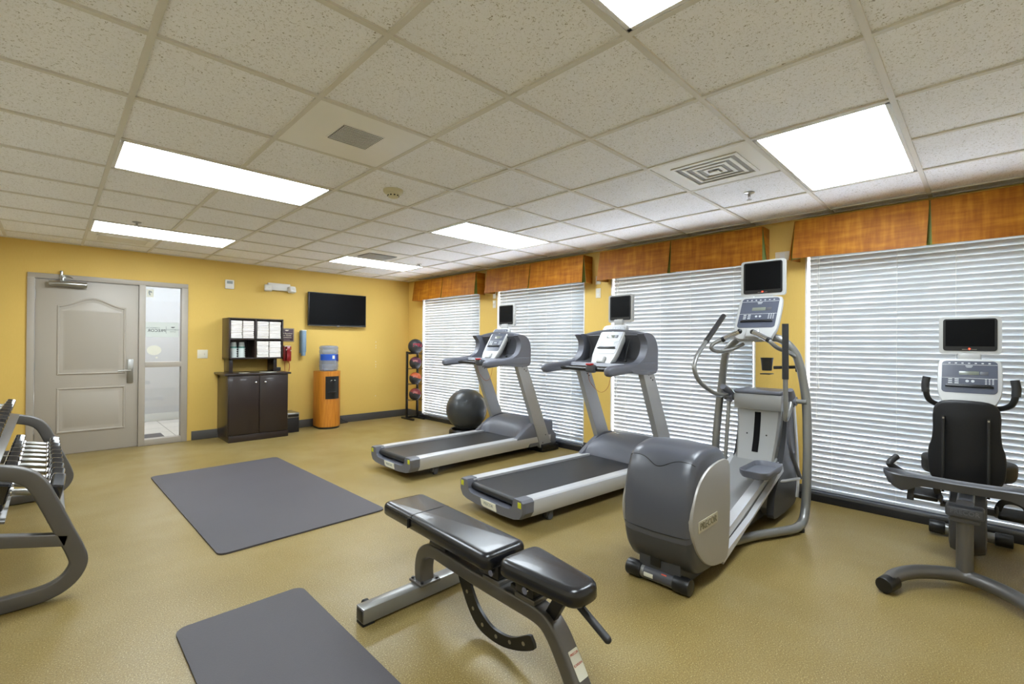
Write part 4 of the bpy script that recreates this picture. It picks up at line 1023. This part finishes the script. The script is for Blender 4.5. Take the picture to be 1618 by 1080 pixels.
screen_unit(r, 1.685, .0, 1.855, .325, .285, 'redled')
for s, q in ((1, [(1.55, .10, 1.33), (1.48, .17, 1.285), (1.38, .235, 1.27), (1.32, .262, 1.295), (1.33, .24, 1.335), (1.36, .175, 1.37)]), (-1, [(1.62, -.26, 1.22), (1.52, -.235, 1.265), (1.40, -.19, 1.30), (1.36, -.155, 1.34), (1.36, -.13, 1.365)])):
    a = MB().tube(q, .015, n=12, k=5).build('fixed_handle', 'framel', r)
    e = q[-1]; e2 = (e[0]+.015, e[1]-s*.105, e[2]+.055)
    MB().tube([e, ((e[0]+e2[0])/2, (e[1]+e2[1])/2, (e[2]+e2[2])/2), e2], .019, n=14, k=2).build('pulse_sensor', 'chrome', a)
    MB().sph(e2, .0195, 14, 10).cyl(e, (e[0]-.004, e[1]+s*.02, e[2]-.011), .0205, n=14).build('sensor_cap', 'black', a)
b = MB().lathe([(.001, -.05), (.034, -.05), (.042, .03), (.046, .05), (.040, .05), (.036, -.04), (.001, -.044)], (1.60, -.055, 1.175), 24).cyl((1.61, -.10, 1.15), (1.63, -.27, 1.16), .012, n=10).box((1.63, -.27, 1.16), (.05, .05, .08), .012)
b.box((1.60, -.055, 1.10), (.10, .07, .008), .003); b.build('bottle_holder', 'black', r)

# ------------------------------------------------------------------ recumbent bike
r = thing('recumbent_bike', 'grey and black recumbent exercise bike facing the window', 'exercise bike', (3.6, .09, 0), 0)
MB().tube([(-.37, -.285, .055), (-.30, -.262, .07), (-.19, -.2, .075), (-.08, -.1, .07), (-.03, 0, .068), (-.08, .1, .07), (-.19, .2, .075), (-.30, .262, .07), (-.37, .285, .055)], .036, n=18, k=5).build('rear_stabiliser', 'frame', r)
for s in (1, -1): MB().cyl((-.33, s*.272, .052), (-.42, s*.302, .042), .043, .041, n=20, bev=.006).build('stabiliser_cap', 'black', r)
MB().cyl((-.02, 0, .06), (-.02, 0, .42), .037, .034, n=24).build('rear_post', 'frame', r)
MB().tube([(-.02, 0, .09), (.3, 0, .13), (.6, 0, .10), (.86, 0, .06)], .03, n=12, k=4).build('base_beam', 'tmdark', r)
pc = MB().box((-.045, 0, .425), (.10, .155, .06), .014, seg=3).box((-.04, 0, .39), (.07, .12, .05), .01).build('post_cap', 'tmdark', r)
text('lettering', 'PRECOR', .03, 'tmgrey', pc, (-.0955, 0, .427), (0, -1, 0), (0, 0, 1), .0015)
# seat rail
MB().tube([(-.05, 0, .45), (.2, 0, .45), (.6, 0, .50)], 1, k=3, sec=rrect(.07, .07, .015)).build('seat_rail', 'tmgrey', r)
# wide tray behind seat
rings = []
for k in range(25):
    u = -1+2*k/24; y = u*.34; a = abs(u)
    x = -.10+.10*a**2*-.3; z = .555+.022*a**2
    wd_ = .10+.05*math.exp(-((a-.78)/.2)**2); dp = .035+.045*math.exp(-((a-.75)/.16)**2)
    if a > .93: f = max(.12, 1-(a-.93)/.07*.85); wd_ *= f; dp *= f
    rings.append([(x-wd_/2, y, z+.028), (x-wd_/2+.008, y, z+.034), (x-wd_/2+.018, y, z+.026), (x-wd_*.25, y, z+.03-dp*.8), (x+wd_*.25, y, z+.03-dp*.8), (x+wd_/2-.018, y, z+.026), (x+wd_/2-.008, y, z+.034), (x+wd_/2, y, z+.028), (x+wd_*.33, y, z+.02-dp), (x-wd_*.33, y, z+.02-dp)])
MB().loft(rings).build('accessory_tray', 'tmdark', r, ang=50)
for s in (1, -1):
    MB().tube([(-.02, s*.22, .55), (-.04, s*.30, .57), (-.05, s*.315, .60), (-.02, s*.31, .66), (.03, s*.30, .68)], .018, n=12, k=4).build('seat_handle', 'frame', r) if False else None
    MB().tube([(.02, s*.24, .56), (-.0, s*.31, .60), (-.01, s*.325, .625), (.05, s*.30, .655)], .018, n=12, k=4).build('seat_handle', 'grip', r)
# seat cushion & back
rings = []
for x, w_, z, h_ in ((.10, .20, .60, .02), (.11, .24, .60, .06), (.14, .30, .595, .085), (.22, .40, .59, .10), (.34, .42, .585, .10), (.44, .38, .58, .095), (.50, .30, .58, .07), (.52, .24, .58, .03)):
    rings.append([(x, a, z+c+.05*(abs(a)/.21)**2*.5) for a, c in rrect(w_, h_, .03, 4)])
MB().loft(rings).build('seat_cushion', 'vinylmatte', r, ang=60)
bp = [(0, .52), (.09, .535), (.145, .58), (.158, .66), (.155, .74), (.142, .79), (.137, .86), (.138, .93), (.128, .985), (.09, 1.015), (0, 1.022)]
OUT = [(y, z) for y, z in bp]+[(-y, z) for y, z in bp[-2:0:-1]]
OUT = [(p.x, p.y) for p in catmull([(a, c, 0) for a, c in OUT], 3, True)]
rings = []
for x, k in ((-.002, .93), (.004, .985), (.02, 1.0), (.045, .985), (.058, .93), (.06, .8)):
    rings.append([(.02+x+.06*(z-.52)*.4-.02*(1-(y/.16)**2), y*k, .77+(z-.77)*k) for y, z in OUT])
MB().loft(rings).build('seat_back', 'vinylmatte', r, ang=60)
for s in (1, -1):
    q = MB().tube([(-.02, s*.09, .51), (-.025, s*.09, .60), (-.012, s*.09, .75), (.006, s*.09, .93)], 1, k=3, sec=rrect(.024, .012, .003), upv=(0, 1, 0)).build('back_bracket', 'black', r)
    g = MB()
    for z in (.78, .92): g.cyl((-.02+.06*(z-.6)*.5-.004, s*.09, z), (-.02+.06*(z-.6)*.5+.004, s*.09, z), .005, n=8)
    g.build('bolts', 'steel', q)
# fairing / crank housing
fp = [(.42, .06), (.38, .2), (.42, .38), (.55, .47), (.68, .40), (.72, .22), (.66, .08), (.55, .045)]
A2 = [(p.x, p.y) for p in catmull([(x, z, 0) for x, z in fp], 3, True)]
def fs(y, k): return [(.55+(x-.55)*k, y, .25+(z-.25)*k) for x, z in A2]
MB().loft([fs(-.085, .8), fs(-.078, .95), fs(-.05, 1), fs(.05, 1), fs(.078, .95), fs(.085, .8)]).build('crank_housing', 'tmdark', r, ang=50)
for s in (1, -1):
    MB().cyl((.55, s*.08, .30), (.55, s*.13, .30), .02, n=14).box((.55-s*.07, s*.125, .32+s*.03), (.05, .018, .20), .008, rot=(0, R(-70), 0)).build('crank_arm', 'tmdark', r)
    pe = MB().box((.52-s*.13, s*.19, .33+s*.05), (.10, .12, .035), .01, rot=(0, R(-20), 0), seg=3).build('pedal', 'black', r)
    MB().tube([(.50-s*.13+a_, s*y_, .33+s*.05+z_) for a_, y_, z_ in ((0, .13, .02), (-.01, .15, .075), (-.01, .20, .09), (0, .25, .065), (.01, .262, 0), (0, .265, -.05))], 1, k=4, sec=rrect(.035, .004, .001), upv=(1, 0, 0)).build('pedal_strap', 'black', pe)
# front stabiliser
b = MB().cyl((.86, -.13, .055), (.86, .13, .055), .034, n=20).build('front_stabiliser', 'framel', r)
for s in (1, -1): MB().cyl((.86, s*.12, .055), (.86, s*.205, .055), .043, n=24, bev=.006).build('transport_roller', 'black', b)
# console mast
MB().tube([(.62, 0, .40), (.74, 0, .70), (.74, 0, .98), (.72, 0, 1.2)], .032, n=16, k=5).build('console_mast', 'frame', r)
M, L, h_ = console_unit(r, (.55, .945), (.66, 1.235), .30)
MB().box((.70, 0, 1.245), (.03, .11, .07), .008).build('screen_bracket', 'console', r)
screen_unit(r, .705, 0, 1.395, .295, .245, 'redled')
for s in (1, -1):
    a = MB().tube([(.70, s*.03, .93), (.62, s*.12, .93), (.56, s*.185, .965), (.55, s*.205, 1.03)], .0165, n=12, k=5).build('handlebar', 'black', r)
    MB().tube([(.55, s*.205, 1.02), (.555, s*.207, 1.07), (.56, s*.20, 1.12)], .021, n=14, k=4).build('grip', 'grip', a)

# ------------------------------------------------------------------ weight bench
r = thing('weight_bench', 'adjustable black vinyl weight bench with a grey metal frame in the foreground', 'bench', (1.40, 1.6, 0), 0)
def pad(name, P, zt_, th, m_, bevel=.028):
    b = MB(); b.loft([[(x, y, z) for x, y in offset_poly(P, d_)] for d_, z in ((.02, zt_-th), (.006, zt_-th+.004), (0, zt_-th+.012), (0, zt_-.026), (.003, zt_-.015), (.009, zt_-.007), (.018, zt_-.002), (.032, zt_))]); return b.build(name, m_, r, ang=60)
pb = [(-.112, .725), (.152, .655+.02), (.085, -.195), (-.135, -.19)]
pb = [(-.105, .72), (.145, .70), (.103, -.18), (-.137, -.175)]
P_ = [(p[0], p[1]) for p in pb]
def roundpoly(P, rad, n=5):
    out = []
    for i in range(len(P)):
        a, b_, c_ = Vector(P[i-1]), Vector(P[i]), Vector(P[(i+1) % len(P)])
        d1, d2 = (a-b_).normalized(), (c_-b_).normalized()
        for k in range(n+1):
            t = k/n; p0, p2 = b_+d1*rad, b_+d2*rad
            out.append(tuple((1-t)**2*p0+2*t*(1-t)*b_+t*t*p2))
    return out
bk = pad('back_pad', roundpoly(P_, .045), .455, .07, 'vinyl')
MB().tube([(-.118, .43, .449), (-.09, .43, .4545), (.0, .428, .4555), (.09, .425, .4545), (.124, .425, .449)], .0016, n=6, k=3).build('pad_seam', 'black', bk)
MB().prism([(-.1265, .4310), (.1335, .4250), (.1335, .4235), (-.1265, .4295)], .395, .441, 'z').build('pad_fold', 'black', bk)
P2 = [(-.125, -.215), (.107, -.225), (.04, -.615), (-.105, -.61)]
pad('seat_pad', roundpoly(P2, .06), .46, .068, 'vinyl')
# frame
beam = [(0, .46, .09), (0, .465, .16), (0, .44, .235), (0, .36, .275), (0, .22, .272), (0, .0, .262), (0, -.2, .258), (0, -.36, .252), (0, -.43, .215), (0, -.50, .12), (0, -.56, .02)]
mb = MB(); mb.tube(beam, 1, k=5, sec=rrect(.066, .082, .012, 4), upv=(1, 0, 0)); mb = mb.build('main_beam', 'frame', r, ang=40)
fd = Vector((0, -.555, -.83)).normalized(); fn_ = Vector((0, -.83, .555)).normalized(); c0 = Vector((.006, -.505, .112))+fn_*.0338
Ms = Matrix(((1, 0, 0, c0.x), (0, -fd.y, fn_.y, c0.y), (0, -fd.z, fn_.z, c0.z), (0, 0, 0, 1)))
st = MB(Ms).prism(rrect(.052, .10, .005), -.001, .0008, 'z').build('sticker', 'label', mb)
for t_, o_ in (('PRECOR', .036), ('ICARIAN', .0)):
    p0 = c0+(-fd)*o_+fn_*.001; text('lettering', t_, .0115, 'txtred', st, tuple(p0), (1, 0, 0), tuple(-fd), .0003)
cbz = .045
cb = MB().bb(-.36, .40, .42, .495, .012, .082, .006)
cb = cb.build('rear_cross_tube', 'framel', r)
MB().bb(-.3615, -.355, .428, .487, .02, .074, .001).build('open_tube_end', 'black', cb)
for x in (-.33, .37): MB().bb(x-.03, x+.03, .425, .49, 0, .013, .002).build('foot_pad', 'rubber', cb)
MB().bb(-.06, .06, .40, .515, .082, .096, .004).build('mounting_plate', 'frame', r)
g = MB()
for x, y in ((-.045, .415), (.045, .415), (-.045, .50), (.045, .50)): g.cyl((x, y, .094), (x, y, .104), .008, n=10)
g.build('mounting_bolts', 'black', r)
wh = MB().cyl((-.31, .52, .045), (-.285, .52, .045), .028, n=20, bev=.004).build('transport_wheel', 'rubber', r); MB().cyl((-.32, .52, .045), (-.27, .52, .045), .008, n=10).cyl((-.2975, .49, .045), (-.2975, .52, .045), .006, n=8).build('axle', 'steel', wh)
MB().bb(-.06, .06, -.66, -.55, 0, .028, .006).build('front_cross_tube', 'frame', r)
# perforated adjustment arc
arc = []
oc = Vector((.22, .42))
outp, inp = [], []
for k in range(25):
    t = k/24; a = R(165+105*t)
    pass
outer = [(.17, .235), (.13, .15), (.07, .07), (-.0, .025), (-.12, .018), (-.23, .045), (-.315, .085), (-.325, .105), (-.31, .13), (-.29, .135), (-.2, .085), (-.12, .07), (-.05, .08), (.02, .125), (.07, .19), (.10, .25)]
OP = [(p.x, p.y) for p in catmull([(y, z+.0, 0) for y, z in outer], 4, True)]
ap = MB().prism(OP, -.009, .005, 'x', .002).build('adjustment_arc', 'black', r)
g = MB()
for y, z in ((.10, .165), (.055, .105), (-.01, .058), (-.10, .046), (-.185, .06), (-.265, .09)): g.cyl((-.0105, y, z), (-.0085, y, z), .0085, n=12)
g.build('arc_holes', 'steel', ap)
for (y, n_) in ((.28, 'rear'), (-.10, 'mid'), (-.30, 'front')):
    h0 = .30; b = MB().bb(-.045, .045, y-.05, y+.05, .318 if y < 0 else .33, .39, .006)
    b.box((0, y+.02, .32), (.075, .13, .02), .004)
    b = b.build('pad_bracket', 'black', r)
    if y < .2:
        MB().cyl((-.045, y-.02, .345), (-.062, y-.02, .345), .014, n=16).build('pop_pin', 'chrome', b)
        MB().box((0, y-.0, .300), (.085, .11, .02), .004).build('bracket_base', 'frame', b)
MB().bb(-.04, .04, -.42, -.20, .375, .392, .003).bb(-.04, .04, -.12, .55, .375, .386, .003).build('pad_rails', 'black', r)
hd = MB().tube([(.0, -.40, .37), (.0, -.50, .365), (.0, -.56, .345)], .012, n=12, k=3).tube([(.0, -.53, .36), (.0, -.585, .33), (-.0, -.665, .285)], .0145, n=14, k=3).sph((0, -.665, .285), .0145, 14, 10).build('adjustment_handle', 'grip', r)
MB().box((0, -.43, .30), (.03, .05, .10), .004, rot=(R(30), 0, 0)).build('seat_strut', 'black', r)

# ------------------------------------------------------------------ dumbbell rack and dumbbells
ry0, ry1 = 3.33, 5.47
r = thing('dumbbell_rack', 'grey metal two tier dumbbell rack at the left edge', 'dumbbell rack', (0, 0, 0))
loop = [(-.66, .04), (-.30, .04), (-.12, .04), (.0, .05), (.075, .09), (.112, .16), (.10, .23), (.055, .35), (.0, .50), (-.045, .605), (-.10, .655), (-.18, .682), (-.35, .715), (-.60, .765)]
for y in (ry0, ry1):
    MB().tube([(x, y, z) for x, z in loop], 1, k=5, sec=rrect(.075, .05, .01, 3), upv=(0, 1, 0)).build('end_frame', 'frame', r, ang=40)
    MB().tube([(-.64, y, .465), (.065, y, .295)], 1, k=1, sec=rrect(.05, .06, .006), upv=(0, 0, 1)).build('end_cross_member', 'frame', r)
    MB().tube([(-.52, y, .03), (-.50, y, .92)], 1, k=1, sec=rrect(.06, .05, .006), upv=(0, 1, 0)).build('rear_upright', 'frame', r)
for nm, (xa, za, xb, zb_) in (('lower_shelf', (-.185, .458, .03, .41)), ('upper_shelf', (-.425, .79, -.205, .74))):
    f = MB()
    for x, z in ((xa, za), (xb, zb_)):
        f.box((x, (ry0+ry1)/2, z-.016), (.07, ry1-ry0, .012), .002, rot=(0, R(12.5), 0)).box((x, (ry0+ry1)/2, z-.035), (.03, ry1-ry0, .04), .003)
    f.build(nm, 'frame', r)
    g = MB()
    for y in (ry0+.03, ry1-.03):
        for x_, z_ in ((xa, za), (xb, zb_)):
            zl = (.295-(x_-.065)*.241) if nm == 'lower_shelf' else (.655-(x_+.10)*.22)
            g.bb(x_-.012, x_+.012, y-.02, y+.02, zl, z_-.02, .003)
    g.build('shelf_bracket', 'frame', r)
dn = ['nearest', 'second nearest', 'third nearest', 'fourth nearest', 'fifth nearest', 'sixth nearest', 'seventh nearest', 'third farthest', 'second farthest', 'farthest']
def dumbbell(cx, cy, cz, Rh, T, lab, grp):
    t = thing('dumbbell', lab, 'dumbbell', (cx, cy, cz), 0, grp); t.rotation_euler = (0, R(12.5), 0)
    hl = .058
    MB().loft([[(x, q*math.cos(2*PI*j/14), q*math.sin(2*PI*j/14)) for j in range(14)] for x, q in ((-hl-.02, .014), (-hl+.01, .015), (-.03, .0165), (0, .0175), (.03, .0165), (hl-.01, .015), (hl+.02, .014))]).build('handle', 'steel', t)
    for s in (1, -1):
        MB().cyl((s*hl, 0, 0), (s*(hl+.014), 0, 0), .023, n=20, bev=.003).build('collar', 'chrome', t)
        rr = []
        for d, k in ((0, .86), (.004, .96), (.010, 1), (T-.010, 1), (T-.004, .96), (T, .86)):
            ring = []
            for j in range(6):
                for e_ in (-.06, .06):
                    a = 2*PI*(j+.5+e_)/6+PI/6*0
                    ring.append((s*(hl+.012+d), Rh/math.cos(PI/6)*k*.97*math.cos(a), Rh/math.cos(PI/6)*k*.97*math.sin(a)))
            rr.append(ring)
        MB().loft(rr).build('head', 'head', t, ang=25)
for k in range(10):
    y = 3.50+.197*k
    Rh = .088-.0034*k*1.0; T = .056
    dumbbell(-.075, y, .4415+Rh, Rh, T, 'black and chrome dumbbell on the lower shelf of the rack, %s to the camera' % (dn[k] if 'far' not in dn[k] else dn[k]), 'dumbbells on the lower shelf')
    Rh2 = .062-.0012*k; T2 = .066-.002*k
    dumbbell(-.312, y, .775+Rh2, Rh2, T2, 'black and chrome dumbbell on the upper shelf of the rack, %s to the camera' % dn[k], 'dumbbells on the upper shelf')

# ------------------------------------------------------------------ outside
struct(MB().bb(XW+.24, 40, -30, 30, -.2, -.02), 'ground', 'grass')
struct(MB().bb(XW+.24, XW+4.4, -12, 14, -.02, 0), 'bounce_slab', 'bounce_concrete')  # added pale slab, bounces daylight up through the blinds to the ceiling
def tree(x, y, h, cr, seed, lab, nl, nc):
    rnd = random.Random(seed)
    t = thing('tree', lab, 'tree', (x, y, -.02)); tr = MB()
    tr.tube([(0, 0, 0), (.05, .03, h*.3), (-.04, .05, h*.6), (0, 0, h*.9)], [.16, .12, .09, .03], n=10, k=4)
    cl = []
    for k in range(nc):
        a = rnd.uniform(0, 2*PI); d = rnd.uniform(.3, 1)*cr*.7; z = h*rnd.uniform(.45, 1)
        cl.append((Vector((d*math.cos(a), d*math.sin(a), z)), cr*rnd.uniform(.3, .55)))
        tr.tube([(0, 0, z*.6), (d*.5*math.cos(a), d*.5*math.sin(a), z*.85), (d*math.cos(a), d*math.sin(a), z)], [.05, .03, .012], n=6, k=3)
    tr.build('trunk', 'bark', t)
    bm = bmesh.new()
    for c, rad in cl:
        for q in range(nl):
            v = Vector((rnd.gauss(0, 1), rnd.gauss(0, 1), rnd.gauss(0, 1))).normalized()*rad*rnd.uniform(.3, 1)**.5
            p = c+v; a_ = Vector((rnd.gauss(0, 1), rnd.gauss(0, 1), rnd.gauss(0, 1))).normalized(); b_ = a_.orthogonal().normalized()
            s_ = rnd.uniform(.05, .10)
            vs = [bm.verts.new(p+a_*s_), bm.verts.new(p+b_*s_*.5), bm.verts.new(p-a_*s_), bm.verts.new(p-b_*s_*.5)]
            bm.faces.new(vs)
    m_ = MB(); m_.bm.free(); m_.bm = bm; m_.build('foliage', 'leaf', t)
tree(9.6, -3.3, 6.2, 1.9, 5, 'dense leafy tree outside beyond the window behind the bike', 520, 16)
tree(10.2, .55, 5.6, 1.25, 3, 'loose leafy tree outside beyond the second and third windows', 110, 9)
tree(10.2, 4.3, 5.6, 1.3, 8, 'loose leafy tree outside beyond the window in the corner', 150, 9)
